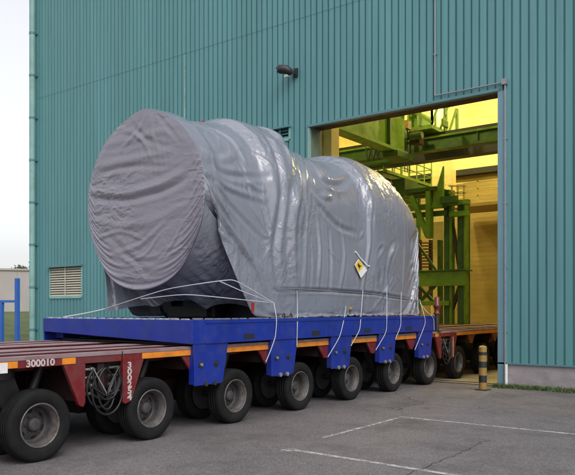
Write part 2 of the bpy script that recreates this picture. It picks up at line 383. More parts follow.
for z in (.62, 2.4, 4.4, 6.75, 8.0, 9.32, 11.2, 13.1):
    x = XL + .02 + .0625
    while x < 3:
        if not (OX0 - .05 < x < OX1 + .22 and z < 6.6) and not (-22 < x < -20 and 2 < z < 3.3):
            yb = WY - (.007 if z > 9.4 else 0); c_ = [(x + .009 * math.cos(a), yb - .0035, z + .009 * math.sin(a)) for a in (0, 1.05, 2.09, 3.14, 4.19, 5.24)]
            mb.add(c_, [(0, 1, 2, 3, 4, 5)])
        x += .366
tag(mb.build('screw_row', M['teal_trim'], hall), kind='stuff')
# core of the wall behind the sheets, cut round the openings
mb = MB()
def core(x0, x1, z0, z1): mb.box(x0, x1, WY + .056, WY + .50, z0, z1)
core(XL, -21.9, .5, HZ); core(-21.9, -20.1, .5, 2.16); core(-21.9, -20.1, 3.18, HZ); core(-20.1, -11.78, .5, HZ)
core(-11.78, -11.2, .5, 6.3); core(-11.78, -11.2, 6.56, HZ); core(-11.2, OX0, .5, HZ); core(OX0, OX1, OZ + .02, HZ); core(OX1, XR, .5, HZ)
mb.build('wall_core', M['insul'], hall)
mb = MB(); mb.box(XL, OX0 - .01, WY + .02, WY + .48, 0, .50); mb.box(OX1 + .03, XR, WY + .02, WY + .48, 0, .50)
mb.build('plinth', M['plinth'], hall, .01)
mb = MB(); mb.box(XL, OX0, WY - .03, WY + .02, .50, .535); mb.box(OX1, XR, WY - .03, WY + .02, .50, .535)
mb.build('drip_flashing', M['teal_trim'], hall)
# gateway trim
mb = MB(); mb.box(OX0 - .06, OX1 + .04, WY - .045, WY + .10, OZ - .035, OZ + .03); mb.build('lintel_flashing', M['teal_trim'], hall, .004)
mb = MB(); mb.box(OX0, OX1, WY + .10, WY + .52, OZ - .02, OZ + .018); mb.build('lintel_soffit', M['reddark'], hall)
mb = MB(); mb.box(OX1, OX1 + .20, WY - .03, WY + .52, 0.02, OZ - .036); mb.build('gate_jamb', mat('jamb_sheet', (.15, .27, .32), .5, .06, 2), hall, .004)
mb = MB(); mb.box(OX0 - .06, OX0 - .002, WY - .03, WY + .52, .02, OZ - .036); mb.build('gate_jamb', M['teal_pale'], hall, .004)
# conduit
mb = MB(); cy = WY - .05
px = at(436, 97, WY).x; qx = at(506, 88, WY).x
mb.tube([(px, cy, HZ), (px, cy, 6.63)], .018, 8); mb.tube([(px, cy, 6.63), (qx, cy, 6.63)], .018, 8); mb.tube([(qx, cy, 6.63), (qx, cy, 0.1)], .018, 8)
for z in (1.2, 2.6, 4.0, 5.4): mb.box(qx - .04, qx + .04, cy + .0, cy + .04, z - .015, z + .015)
for z in (7.6, 9.0, 10.4): mb.box(px - .04, px + .04, cy, cy + .04, z - .015, z + .015)
mb.box(qx - .07, qx + .04, cy - .04, cy + .04, 6.58, 6.70)
mb.build('conduit', M['zinc'], hall)
mb = MB(); mb.tube([(qx + .02, WY - .04, .50), (qx + .02, WY - .04, 0)], .035, 10); mb.build('plinth_pipe', M['white_paint'], hall)
# riveted cover strip
mb = MB(); sx = at(185, 60, WY).x; mb.box(sx - .03, sx + .03, WY - .012, WY - .004, .54, 9.36)
for k in range(60): mb.tube([(sx, WY - .012, .7 + k * .148), (sx, WY - .020, .7 + k * .148)], .012, 6)
mb.build('cover_strip', M['teal_pale'], hall)
# corner trim, rainwater pipe
mb = MB(); mb.box(XL - .05, XL + .10, WY - .02, WY + .3, .4, HZ); mb.box(XL - .06, XL + .0, WY + .3, 36, .5, HZ); mb.build('corner_trim', M['teal'], hall)
pipe = MB(); pxx = XL - .02; pipe.tube([(pxx, WY - .16, 0), (pxx, WY - .16, HZ)], .105, 20); dp = pipe.build('downpipe', M['teal_pale'], hall)
for k in range(10):
    b_ = MB(); z = .95 + 1.545 * k
    b_.tube([(pxx, WY - .16, z - .04), (pxx, WY - .16, z + .04)], .115, 20); b_.box(pxx - .15, pxx + .15, WY - .05, WY - .02, z - .03, z + .03)
    b_.build('pipe_bracket', M['teal_trim'], dp)
# louvres
def louvre(x0, x1, z0, z1, n, sm='cream_slat'):
    f = MB(); y = WY - .03
    f.box(x0 - .05, x0, y, y + .12, z0 - .05, z1 + .05); f.box(x1, x1 + .05, y, y + .12, z0 - .05, z1 + .05)
    f.box(x0, x1, y, y + .12, z0 - .09, z0)
    fo = f.build('louvre_vent', M['teal_pale'], hall, .004)
    t = MB(); t.box(x0 - .07, x1 + .07, y - .08, y + .12, z1, z1 + .05); t.build('hood', M['teal_trim'], fo)
    s_ = MB()
    for k in range(n):
        z = z0 + (z1 - z0) * (k + .5) / n; h = (z1 - z0) / n
        s_.add([(x0, y + .01, z - h * .42), (x1, y + .01, z - h * .42), (x1, y + .075, z + h * .30), (x0, y + .075, z + h * .30),
                (x0, y + .02, z - h * .50), (x1, y + .02, z - h * .50), (x1, y + .085, z + h * .22), (x0, y + .085, z + h * .22)],
               [(0, 1, 2, 3), (7, 6, 5, 4), (0, 4, 5, 1), (2, 6, 7, 3)])
    xm = (x0 + x1) / 2; s_.box(xm - .02, xm + .02, y + .0, y + .01, z0, z1)
    s_.build('slats', M[sm], fo)
    bk = MB(); bk.box(x0, x1, y + .2, y + .22, z0, z1); bk.build('duct', M['dark'], fo)
louvre(-21.9, -20.1, 2.16, 3.18, 12); louvre(-11.78, -11.2, 6.3, 6.56, 3, 'teal_trim')
# hall shell: back, right, left walls and roof
mb = MB(); mb.box(XL, XR, 36.0, 36.3, 9.15, HZ)
for k in range(4):
    for q in range(7): mb.box(XL + .3 + 6 * q, XL + 6.25 + 6 * q, 35.97, 35.998, 9.18 + 1.7 * k, 10.85 + 1.7 * k)
mb.build('back_wall', M['cream'], hall)
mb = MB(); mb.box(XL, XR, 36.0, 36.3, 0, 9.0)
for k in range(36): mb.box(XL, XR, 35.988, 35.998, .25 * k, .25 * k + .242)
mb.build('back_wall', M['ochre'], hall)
mb = MB(); mb.box(XL, XR, 35.5, 35.99, 8.85, 9.15); mb.build('wall_ledge', M['dark'], hall)
mb = MB(); mb.box(XL + .1, XL + .3, WY + .5, 36, 0, HZ); mb.build('left_wall', M['cream'], hall)
mb = MB(); mb.box(XR - .2, XR, WY + .5, 36, 0, HZ); mb.build('right_wall', M['cream'], hall)
mb = MB(); mb.box(XL - .1, XR + .1, WY - .05, 36.4, HZ, HZ + .25); mb.build('roof', M['cream'], hall)
# cream columns inside
def column(x0, x1, y0, y1, z1, m_='cream'):
    mb = MB(); mb.box(x0, x1, y0, y1, 0.0, z1); return mb.build('column', M[m_], hall, .01)
column(-11.35, -10.96, 16.2, 16.7, HZ); column(-10.94, -10.66, 16.3, 16.7, HZ)
a = at(431, 145, 31); b = at(444, 145, 31)
column(a.x, b.x, 31, 31.6, HZ)
mb = MB(); a2 = at(431, 180, 30.9).z; b2 = at(431, 146, 30.9).z
xr = at(446, 180, 30.9).x; 
mb.add([(b.x, 31, b2), (b.x + .35, 31, b2 - 1.2), (b.x + .35, 31, b2 - 2.2), (b.x, 31, b2 - 2.2), (b.x, 31.6, b2), (b.x + .35, 31.6, b2 - 1.2), (b.x + .35, 31.6, b2 - 2.2), (b.x, 31.6, b2 - 2.2)],
       [(0, 1, 2, 3), (7, 6, 5, 4), (0, 4, 5, 1), (1, 5, 6, 2), (2, 6, 7, 3), (3, 7, 4, 0)])
mb.build('corbel', M['cream'], hall)
column(-21.5, -20.9, 31, 31.6, HZ); column(-3.5, -2.9, 31, 31.6, HZ)

# ------------------------------------------------------------------ hall lamps
def hall_lamp(x, y, z, label, e):
    t = thing('hall_lamp', (x, y, z), label, 'lamp', 'high bay lamps under the hall roof')
    mb = MB(); mb.tube([(x, y, HZ), (x, y, z + .45)], .02, 6); mb.build('rod', M['greendark'], t)
    mb = MB(); mb.tube([(x, y, z + .45), (x, y, z + .3), (x, y, z)], [.10, .14, .42], 20, cap=False); mb.build('reflector', M['zinc'], t)
    mb = MB(); mb.tube([(x, y, z + .03), (x, y, z + .025)], .38, 20)
    mb.build('bulb', mat('lamp_glow', (.9, .8, .5), .5, 0, emit=(1, .78, .36), estr=12), t)
    l = bpy.data.lights.new('lamp_light', 'POINT'); l.shadow_soft_size = .25; l.energy = e; l.color = (1, .82, .33)
    lo = bpy.data.objects.new('lamp_light', l); C.objects.link(lo); lo.parent = t; lo.location = (0, 0, -.32)
    return t
hall_lamp(-9.0, 31.5, 12.6, 'high bay lamp near the back wall above the cream column', 1350)
hall_lamp(-15.5, 30.0, 12.6, 'high bay lamp deep in the hall left of the cream column', 1500)
hall_lamp(-7.5, 24.5, 13.0, 'high bay lamp above the right end of the crane girder', 900)
hall_lamp(-13.5, 19.0, 12.6, 'high bay lamp just inside the gateway above the green runway beam', 900)
hall_lamp(-4.5, 18.0, 12.0, 'high bay lamp right inside the gateway behind the front wall', 350)
hall_lamp(-18.5, 25.0, 12.6, 'high bay lamp in the far left corner of the hall', 1200)

# ------------------------------------------------------------------ crane
cr = thing('overhead_crane', (-11, 24.3, 0), 'green overhead travelling crane bridging the hall behind the gateway', 'crane')
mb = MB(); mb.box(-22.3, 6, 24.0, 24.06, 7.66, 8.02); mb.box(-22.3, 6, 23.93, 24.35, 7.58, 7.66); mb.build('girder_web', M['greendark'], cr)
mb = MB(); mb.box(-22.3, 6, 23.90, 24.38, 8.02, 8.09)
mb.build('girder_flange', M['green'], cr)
for k in range(14): mb = MB(); mb.box(-21.5 + 2 * k, -21.46 + 2 * k, 23.93, 24.0, 7.66, 8.02); mb.build('girder_stiffener', M['greendark'], cr)
mb = MB(); mb.box(-22.3, 6, 24.1, 24.2, 8.09, 8.25); mb.box(-22.3, 6, 25.6, 26.1, 7.6, 8.2); mb.build('trolley_rail', M['black'], cr)
# trolley platform and railing truss
T0 = at(405, 112, 24.1); T1 = at(436, 128, 24.1)
mb = MB()
tx0, tx1 = at(404, 130, 24.1).x, at(438, 130, 24.1).x
mb.box(tx0, tx1, 23.6, 25.9, 8.3, 8.45)
for x in np.linspace(tx0, tx1, 4):
    mb.bar((x, 23.6, 8.45), (x, 23.6, 9.5), .07); mb.bar((x, 25.9, 8.45), (x, 25.9, 9.5), .07)
mb.bar((tx0, 23.6, 9.5), (tx1, 23.6, 8.5), .10); mb.bar((tx0, 23.6, 9.5), (tx1, 23.6, 9.5), .06); mb.bar((tx0, 23.6, 9.0), (tx1, 23.6, 9.0), .05)
for k in range(3):
    mb.bar((tx1, 23.6 + k * .75, 8.45), (tx1, 24.3 + k * .75, 9.5), .07); mb.bar((tx1, 23.6 + k * 1.1, 8.45), (tx1, 23.6 + k * 1.1, 9.5), .07)
mb.box(tx0 + .3, tx0 + .7, 23.8, 25.0, 8.45, 9.1)
mb.build('trolley', M['green'], cr)
h0, h1 = at(413, 140, 23.4), at(425, 140, 23.4)
mb = MB(); mb.box(h0.x, h1.x - .12, 23.2, 23.6, at(418, 145, 23.4).z, at(418, 132, 23.4).z); mb.build('hoist_housing', M['rust'], cr, .02)
mb = MB(); mb.tube([(h0.x + .05, 23.1, at(418, 138, 23.4).z), (h1.x + .05, 23.1, at(418, 138, 23.4).z)], .13, 14); mb.build('rope_drum', M['greendark'], cr)
mb = MB()
for u in (405, 407.5, 410):
    p = at(u, 129, 23.2); mb.tube([(p.x, 23.2, p.z), (p.x, 23.2, at(u, 172, 23.2).z)], .018, 6)
mb.build('hoist_cable', M['black'], cr)
p = at(407.5, 124, 23.2); mb = MB(); mb.box(p.x - .06, p.x + .10, 23.0, 23.3, p.z - .2, p.z + .1); mb.build('cable_block', M['yellow'], cr)
# big sheave / dark arched bracket left of the hoist
mb = MB(); arc = []
for k in range(13):
    t = math.pi * k / 12; p = at(394 + 10 * math.cos(t), 139 - 17 * math.sin(t), 22.6); arc.append(p)
mb.tube(arc, .13, 8); q = arc[0]; mb.build('arched_frame', M['greendark'], cr)
mb = MB()
for k in range(9):
    a = at(366 + 5 * k, 147 - k * .7, 23.7); b = at(371 + 5 * k, 146.3 - k * .7, 23.7)
    pts = [a.lerp(b, t) + Vector((0, 0, -.55 * 4 * t * (1 - t))) for t in np.linspace(0, 1, 9)]; mb.tube(pts, .025, 6)
tag(mb.build('festoon_cable', M['black'], cr), kind=None)
for u0, v0, du, dv, m_ in ((374, 122, 5, 7, 'green'), (383, 119, 4, 5, 'greendark'), (398, 128, 4, 6, 'green'), (441, 118, 2, 8, 'green'), (366, 128, 4, 5, 'rust')):
    a = at(u0, v0 + dv, 23.0); b = at(u0 + du, v0, 23.0); mb = MB(); mb.box(a.x, b.x, 23.0, 23.5, a.z, b.z); mb.build('motor_box', M[m_], cr, .03)
for v0, m_ in ((149.5, 'green'), (156, 'greendark')):
    mb = MB(); a = at(330, v0 + 6, 25.0); b = at(404, v0 - 4, 25.0); mb.box(a.x, b.x, 25.0, 25.3, b.z - .35, b.z - .05); mb.build('service_girder', M[m_], cr)
# runway beam running into the hall on the left
rb = thing('runway_beam', (-11.5, 19, 7.2), 'bright green crane runway beam running into the hall at upper left of the gateway', 'beam')
mb = MB(); mb.box(-11.62, -11.55, 17.2, 22.4, 7.25, 8.6); mb.box(-11.9, -11.40, 17.2, 22.4, 7.15, 7.25); mb.box(-11.9, -11.40, 17.2, 22.4, 8.6, 8.7); mb.build('web', M['green'], rb)
mb = MB()
for y in (21.1,): mb.box(-11.55, -11.42, y, y + .04, 7.25, 8.6)
mb.build('stiffener', M['greendark'], rb)
mb = MB(); 
mb.box(-12.0, -11.3, 21.4, 22.6, 6.95, 7.14); mb.build('end_carriage', M['greendark'], rb)

# ------------------------------------------------------------------ maintenance walkway
wk = thing('maintenance_walkway', (-14.2, 28, 7.3), 'dark green raised walkway with thin yellow green railings in front of the cream column', 'walkway')
wx = -14.2; wz = 7.45
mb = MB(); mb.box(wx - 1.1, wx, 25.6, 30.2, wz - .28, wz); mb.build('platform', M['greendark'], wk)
mb = MB(); mb.box(wx - .0, wx + .05, 25.6, 30.2, wz - .06, wz + .06)
for xx in (wx + .03, wx - 1.1):
    for k in range(7): mb.bar((xx, 25.62 + .76 * k, wz), (xx, 25.62 + .76 * k, wz + 1.1), .045)
    for h in (.38, .74, 1.1): mb.bar((xx, 25.6, wz + h), (xx, 30.2, wz + h), .04)
for k in range(2):
    yy = 25.6 + 4.6 * k
    for h in (.38, .74, 1.1): mb.bar((wx - 1.1, yy, wz + h), (wx, yy, wz + h), .04)
mb.build('railing', M['green'], wk)
mb = MB()
for yy in (26.0, 28.0, 29.9): mb.bar((wx - .5, yy, wz - .28), (wx - .5, yy, 0), .16)
mb.bar((wx - .5, 26, 4.5), (wx - .5, 29.9, 7), .1); mb.build('support_post', M['greendark'], wk)
# dark machinery cabinets under the walkway
mb = MB(); mb.box(-15.6, -13.4, 26.0, 27.2, 6.2, 7.1); mb.build('cable_tray', M['greendark'], wk)
bal = thing('balcony_railing', (-12, 33, 6.8), 'yellow three bar balcony railing along the ochre back wall', 'railing')
bx0, bx1 = at(449, 190, 33).x, -4.0
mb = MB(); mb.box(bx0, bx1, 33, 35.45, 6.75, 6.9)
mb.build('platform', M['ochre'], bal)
mb = MB()
for h in (.45, .80, 1.15): mb.bar((bx0, 33.03, 6.9 + h - .1), (bx1, 33.03, 6.9 + h - .1), .06)
for k in range(8): x = bx0 + (bx1 - bx0) * k / 7; mb.bar((x, 33.03, 6.9), (x, 33.03, 7.98), .06)
mb.build('railing', M['rail_y'], bal)

# ------------------------------------------------------------------ green machine frame
gt = thing('steel_machine_frame', (-10.5, 23, 0), 'green steel machine frame of posts, deep beam and braces beyond the trailer', 'machine frame')
def gy(u, v, y=22.5): return at(u, v, y)
def post(u0, u1, v0, y0, y1, m_, name='post', z0=.01):
    a = gy(u0, v0, y0); b = gy(u1, v0, y0); mb = MB(); mb.box(a.x, b.x, y0, y1, z0, a.z); return mb.build(name, M[m_], gt, .006)
def beam(u0, u1, v0, v1, y0, y1, m_, name='beam'):
    um = (u0 + u1) / 2; a = gy(u0, 0, y0).x; b = gy(u1, 0, y0).x; z0 = gy(um, v1, y0).z; z1 = gy(um, v0, y0).z
    mb = MB(); mb.box(a, b, y0, y1, z0, z1); return mb.build(name, M[m_], gt, .006)
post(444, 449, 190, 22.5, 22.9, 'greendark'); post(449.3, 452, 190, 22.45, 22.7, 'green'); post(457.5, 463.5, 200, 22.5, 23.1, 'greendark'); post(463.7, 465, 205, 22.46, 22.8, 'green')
post(425.5, 430, 190, 22.0, 22.3, 'green', z0=gy(428, 238, 22).z)
post(437.5, 440, 240, 24.0, 24.3, 'greendark')
beam(413, 465, 271.5, 286, 22.30, 22.44, 'green', 'deep_beam'); beam(413, 465, 269.8, 271.3, 22.22, 22.9, 'greendark', 'deep_beam_flange')
beam(416, 449, 301, 305.5, 22.3, 22.44, 'green'); beam(400, 447, 212, 217, 22.3, 22.45, 'greendark'); beam(405, 446, 204, 209, 22.3, 22.5, 'green')
beam(449, 467, 211, 216, 22.2, 22.44, 'green'); beam(445, 468, 200, 204.5, 22.2, 22.44, 'green'); beam(440, 456, 196, 203, 22.0, 22.19, 'greendark')
mb = MB(); mb.bar(gy(412, 196, 22.1), gy(428, 236, 22.1), .16); mb.build('brace', M['green'], gt)
for a, b, m_, t_ in ((gy(452, 222, 22.6), gy(460, 268, 22.6), 'rust', .12), (gy(452, 310, 22.6), gy(460, 287, 22.6), 'rust', .12), (gy(418, 304, 22.6), gy(436, 285, 22.6), 'greendark', .1),
    (gy(418, 285, 22.7), gy(436, 304, 22.7), 'greendark', .1), (gy(418, 244, 23.4), gy(436, 270, 23.4), 'greendark', .08)): mb = MB(); mb.bar(a, b, t_); mb.build('brace', M[m_], gt)
# gusset with pointed top beside the cream column
g0, g1, g2 = gy(431, 208, 22.1), gy(443, 208, 22.1), gy(443, 166, 22.1)
mb = MB(); mb.add([g0, g1, g2, g0 + Vector((0, .12, 0)), g1 + Vector((0, .12, 0)), g2 + Vector((0, .12, 0))], [(0, 1, 2), (5, 4, 3), (0, 3, 4, 1), (1, 4, 5, 2), (2, 5, 3, 0)])
mb.build('gusset', M['green'], gt)
# upper deck of the frame with its small railing
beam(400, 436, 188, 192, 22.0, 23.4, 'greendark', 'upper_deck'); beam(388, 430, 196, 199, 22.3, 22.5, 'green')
mb = MB()
for u in (452, 458, 464): mb.bar(gy(u, 200, 22.3), gy(u, 186, 22.3), .04)
for v in (186, 193): mb.bar(gy(449, v, 22.3), gy(466, v, 22.3), .04)
mb.build('railing', M['rail_y'], gt)
mb = MB(); 
for k in range(9): 
    a = gy(417, 243 + 3 * k, 24.5); b = gy(433, 243 + 3 * k, 24.5); mb.bar(a, b, .05)
mb.bar(gy(420, 240, 24.6), gy(420, 300, 24.6), .12); mb.bar(gy(431, 240, 24.6), gy(431, 300, 24.6), .12)
mb.build('ladder', M['rust'], gt)
# yellow cabinet seen through the frame
cab = thing('yellow_cabinet', (-14, 27, 0), 'tall yellow cabinet standing behind the green machine frame', 'cabinet')
a = at(432, 222, 27); b = at(443.5, 222, 27); mb = MB(); mb.box(a.x, b.x, 27, 27.8, .01, a.z); mb.build('body', M['cream'], cab, .02)
mb = MB(); mb.box(a.x + .06, b.x - .06, 26.985, 26.999, .3, a.z - .5); mb.build('door', M['cream'], cab, .005)

# ------------------------------------------------------------------ floodlight
fx = at(292, 73, WY)
fl = thing('floodlight', (fx.x, WY, fx.z), 'small dark floodlight on a bracket high on the teal wall', 'floodlight')
mb = MB(); c0 = Vector((fx.x, WY - .05, fx.z))
mb.box(c0.x + .09, c0.x + .21, WY - .06, WY - .004, c0.z - .14, c0.z + .08); mb.tube([(c0.x + .15, WY - .06, c0.z - .08), (c0.x + .12, WY - .2, c0.z - .06), (c0.x + .05, WY - .22, c0.z)], .02, 8); mb.build('bracket', M['black'], fl)
mb = MB()
hd = [Vector((-.20, -.32, .0)), Vector((-.15, -.29, .04)), Vector((.0, -.21, .02)), Vector((.09, -.14, -.05)), Vector((.12, -.10, -.08))]
mb.tube([c0 + h for h in hd], [.09, .115, .12, .10, .04], 14); mb.build('housing', M['black'], fl)
mb = MB(); d_ = (hd[0] - hd[2]).normalized(); mb.tube([c0 + hd[0] + d_ * .004, c0 + hd[0] + d_ * .02], .078, 14); mb.build('glass', M['zinc'], fl)
mb = MB(); mb.prism_yz([(WY - .27, c0.z - .17), (WY - .12, c0.z - .14), (WY - .27, c0.z - .08)], c0.x - .06, c0.x + .05); mb.build('glare_shield', M['white_paint'], fl)

# ------------------------------------------------------------------ bollard
bp_ = atg(483, 390); bo = thing('bollard', bp_, 'yellow and black striped steel bollard at the right foot of the gateway', 'bollard')
mb = MB(); x, y = bp_.x, bp_.y; z = 0
seq = [(.10, 0), (.16, 0), (.31, 1), (.47, 0), (.60, 1), (.73, 0), (.80, 1), (.90, 0)]
z0 = 0
for z1, mi in seq: mb.tube([(x, y, z0), (x, y, z1)], .082, 20, mi, cap=False); z0 = z1
mb.tube([(x, y, .90), (x, y, .925), (x, y, .935)], [.082, .06, .01], 20, 0); mb.build('post', [M['yellow'], M['black_paint']], bo)
mb = MB(); mb.box(x - .13, x + .13, y - .13, y + .13, .005, .02); mb.build('base_plate', M['grease'], bo)

# ------------------------------------------------------------------ far left: boundary wall, blue gate, trees
d_ = vd; side = Vector((-d_.y, d_.x, 0))
bw = thing('boundary_wall', d_ * 60 + Vector((0, 0, 1.2)), 'long pale concrete boundary wall across the grass at far left', 'wall')
perp = Vector((d_.y, -d_.x, 0))
mb = MB()
n = 12; pw = 4.0
for k in range(-9, 9):
    a = d_ * 60 + perp * (k * pw + .005); b = d_ * 60 + perp * ((k + 1) * pw - .005)
    m_ = (a + b) / 2; t = d_ * .2
    mb.add([(p.x, p.y, z) for z in (.8, 4.78) for p in (a, b, b + t, a + t)], [(0, 3, 2, 1), (4, 5, 6, 7), (0, 1, 5, 4), (1, 2, 6, 5), (2, 3, 7, 6), (3, 0, 4, 7)])
mb.build('panels', M['conc'], bw)
mb = MB(); a = d_ * 59.9 + perp * (-9 * pw); b = d_ * 59.9 + perp * (9 * pw); t = d_ * .4
mb.add([(p.x, p.y, z) for z in (4.78, 4.93) for p in (a, b, b + t, a + t)], [(0, 3, 2, 1), (4, 5, 6, 7), (0, 1, 5, 4), (1, 2, 6, 5), (2, 3, 7, 6), (3, 0, 4, 7)])
mb.build('coping', M['conc'], bw)
def ray(u, Z, z=0):
    r = (u - 287.5) / 700; return Vector((Z * (.8009 * r - .5988), Z * (.5988 * r + .8009), z))
gp = ray(17.5, 20); gq = ray(2.2, 20.3)
bg_ = thing('blue_gate', gp, 'blue steel gate frame with a tall post at far left edge beyond the trailer', 'gate')
mb = MB(); mb.box(gp.x - .055, gp.x + .055, gp.y - .055, gp.y + .055, 0, 2.58); mb.build('post', M['blue_post'], bg_, .008)
gd = (gq - gp).normalized()
mb = MB(); mb.bar(gp + Vector((0, 0, 1.92)), gp + gd * 4 + Vector((0, 0, 1.92)), .07); mb.bar(gp + Vector((0, 0, .35)), gp + gd * 4 + Vector((0, 0, .35)), .07); mb.build('rail', M['blue_post'], bg_)
for k in range(1, 9):
    q = gp + gd * ((gq - gp).length * k)
    mb = MB(); mb.bar((q.x, q.y, .05), (q.x, q.y, 1.95), .085); mb.build('bar', M['blue_post'], bg_)
def tree(pos, h, r, label):
    t = thing('small_tree', pos, label, 'tree', 'trees behind the boundary wall')
    mb = MB(); mb.tube([pos, pos + Vector((.1, 0, h * .4)), pos + Vector((.0, .1, h * .68))], [.16, .11, .04], 8)
    for k in range(5):
        a = random.uniform(0, 6.28); mb.tube([pos + Vector((.1, 0, h * (.35 + .07 * k))), pos + Vector((math.cos(a) * r * .6, math.sin(a) * r * .6, h * (.6 + .06 * k)))], [.05, .02], 6)
    mb.build('trunk', M['bark'], t)
    mb = MB()
    cl = [Vector((random.gauss(0, r * .45), random.gauss(0, r * .45), h * .74 + random.gauss(0, r * .28))) for _ in range(16)]
    for _ in range(2600):
        c = random.choice(cl); p = pos + c + Vector([random.gauss(0, r * .2) for _ in range(3)])
        p.z = min(p.z, pos.z + h)
        a = Vector([random.gauss(0, 1) for _ in range(3)]).normalized() * .11; b = a.cross(Vector([random.gauss(0, 1) for _ in range(3)])).normalized() * .07
        mb.add([p - a, p + b, p + a, p - b], [(0, 1, 2, 3)])
    mb.build('crown', M['leafdark'], t)
tree(ray(19, 66, .9), 5.5, 1.1, 'dark tree crown just showing over the boundary wall, left one')
tree(ray(27, 70, .9), 5.6, 1.3, 'dark tree crown just showing over the wall beside the hall corner')

# weeds along the plinth
mb = MB()
for _ in range(9000):
    x = random.uniform(-5.55, 3.0); dens = .55 + .45 * math.sin(x * 2.1) * math.sin(x * .83 + 1)
    if random.random() > dens + .35: continue
    y = WY - abs(random.gauss(0, .11)) - .01 - .12 * random.random()
    h = random.uniform(.03, .11) * (1.3 if random.random() < .12 else 1); a = random.uniform(0, 6.28); lean = random.uniform(0, .07)
    wv = Vector((math.cos(a), math.sin(a), 0)) * random.uniform(.004, .009); l = Vector((math.cos(a + 1.5) * lean, math.sin(a + 1.5) * lean, 0))
    p = Vector((x, y, 0))
    mb.add([p - wv, p + wv, p + l * .4 + wv * .7 + Vector((0, 0, h * .6)), p + l + Vector((0, 0, h))], [(0, 1, 2, 3)])
o = mb.build('grass_weeds', M['leaf']); tag(o, 'green weeds and grass along the foot of the concrete plinth', 'grass', kind='stuff')

# ------------------------------------------------------------------ modular trailer
XC = -8.48; HW = 1.65; XO = XC + HW
TL = ['red multi-axle trailer module in the left foreground, uncovered worn deck', 'red multi-axle trailer module carrying the blue frame and wrapped load',
      'red multi-axle trailer module standing inside the gateway']
PITCH = 1.65
tr = thing('trailer_module', (XC, 0, 0), TL[1], 'trailer', 'coupled modules of the heavy transport trailer')
mb = MB(); Y0_, Y1_ = -.44, 9.44
for s in (-1, 1):
    mb.box(XC + s * 1.53, XC + s * 1.648, Y0_, Y1_, 1.06, 1.172)
    mb.box(XC + s * .98, XC + s * 1.14, Y0_, Y1_, .98, 1.172)
    mb.box(XC + s * .30, XC + s * .62, Y0_, Y1_, .62, 1.172)
mb.build('longitudinal_beam', M['red'], tr)
mb = MB()
for s in (-1, 1):
    for a, b in ((1.525, 1.65), (.97, 1.15), (.28, .64)): mb.box(XC + s * a, XC + s * b, Y0_, Y1_, 1.173, 1.183)
for s in (-1, 1): mb.box(XC + s * 1.649, XC + s * 1.655, Y0_, Y1_, 1.143, 1.183)
mb.build('deck_rail', M['dust'], tr)
mb = MB(); mb.box(XC - 1.529, XC + 1.529, Y0_ + .02, Y1_ - .02, 1.09, 1.105); mb.build('deck_plate', M['red'], tr)
mb = MB(); mb.box(XC - .62, XC + .62, Y0_ + .1, Y1_ - .65, .30, .98); mb.build('light_block_spine', M['reddark'], tr)  # deep box added under the deck to block light from the far side
for k in range(6):
    yb = .825 + PITCH * k
    if k < 5:
        mb = MB(); mb.box(XC - 1.52, XC + 1.52, yb - .10, yb + .10, .86, 1.088)
        mb.build('cross_beam', M['reddark'], tr)
        for s in (-1, 1):
            mb = MB(); mb.prism_yz([(yb - .24, 1.058), (yb + .24, 1.058), (yb + .06, .84), (yb - .06, .84)], XC + s * 1.60, XC + s * 1.635)
            mb.build('outrigger_gusset', M['red'], tr)
for s in (-1, 1):
    for a, b in ((-.13, 8.02), (8.58, 8.76)):
        mb = MB(); mb.box(XC + s * 1.650, XC + s * 1.656, a, b, 1.066, 1.138); mb.build('marker_strip', M['orange'], tr)
    mb = MB(); mb.prism_yz([(-.44, 1.058), (-.10, 1.058), (-.30, .55), (-.40, .52), (-.44, .55)], XC + s * 1.60, XC + s * 1.652); mb.build('end_plate', M['red'], tr, .004)
    mb = MB(); mb.prism_yz([(8.60, 1.058), (8.90, 1.058), (8.90, .60), (8.87, .55), (8.81, .58)], XC + s * 1.60, XC + s * 1.652); mb.build('end_plate', M['red'], tr, .004)
    for z in (.98, .88, .78, .69):
        mb = MB(); mb.tube([(XC + s * 1.58, 8.90, z), (XC + s * 1.58, 9.02, z), (XC + s * 1.58, 9.021, z), (XC + s * 1.58, 9.035, z)], [.018, .018, .03, .03], 8); mb.build('coupling_pin', M['pin'], tr)
        mb = MB(); mb.tube([(XC + s * 1.57, 9.30, z), (XC + s * 1.57, 9.46, z)], .018, 8); mb.build('coupling_pin', M['pin'], tr)
    mb = MB(); mb.box(XC + s * .9, XC + s * 1.5, 8.92, 9.40, .72, 1.03); mb.box(XC + s * 1.5, XC + s * 1.60, 9.12, 9.22, .62, 1.05); mb.build('coupling_block', M['reddark'], tr, .01)
    mb = MB()
    for q in range(5):
        ya, yb_ = 8.95 + random.uniform(0, .12), 9.33 + random.uniform(-.1, .1); za = random.uniform(.78, 1.03); zb = random.uniform(.78, 1.03)
        sag = random.uniform(.18, .46); xo = XC + s * (1.60 + random.uniform(0, .09)); pts = []
        wob = random.uniform(-.1, .1)
        for k in range(13):
            t = k / 12; pts.append((xo + .04 * s * math.sin(math.pi * t), ya + (yb_ - ya) * t + wob * math.sin(2 * math.pi * t), za + (zb - za) * t - sag * 4 * t * (1 - t)))
        mb.tube(pts, .012 if q != 2 else .008, 8, 1 if q == 2 else 0)
    for (ya, yb_, lo_, xo_) in ((9.05, 9.42, .42, 1.64), (8.98, 9.30, .52, 1.62), (9.12, 9.38, .66, 1.66)):
        pts = [(XC + s * xo_, (ya + yb_) / 2 + (yb_ - ya) * .62 * math.sin(t), (1.0 + lo_) / 2 + (1.0 - lo_) / 2 * math.cos(t)) for t in np.linspace(.5, 5.9, 22)]
        mb.tube(pts, .014, 8, 0)
    mb.build('hose', [M['hose'], M['hosegrey']], tr)
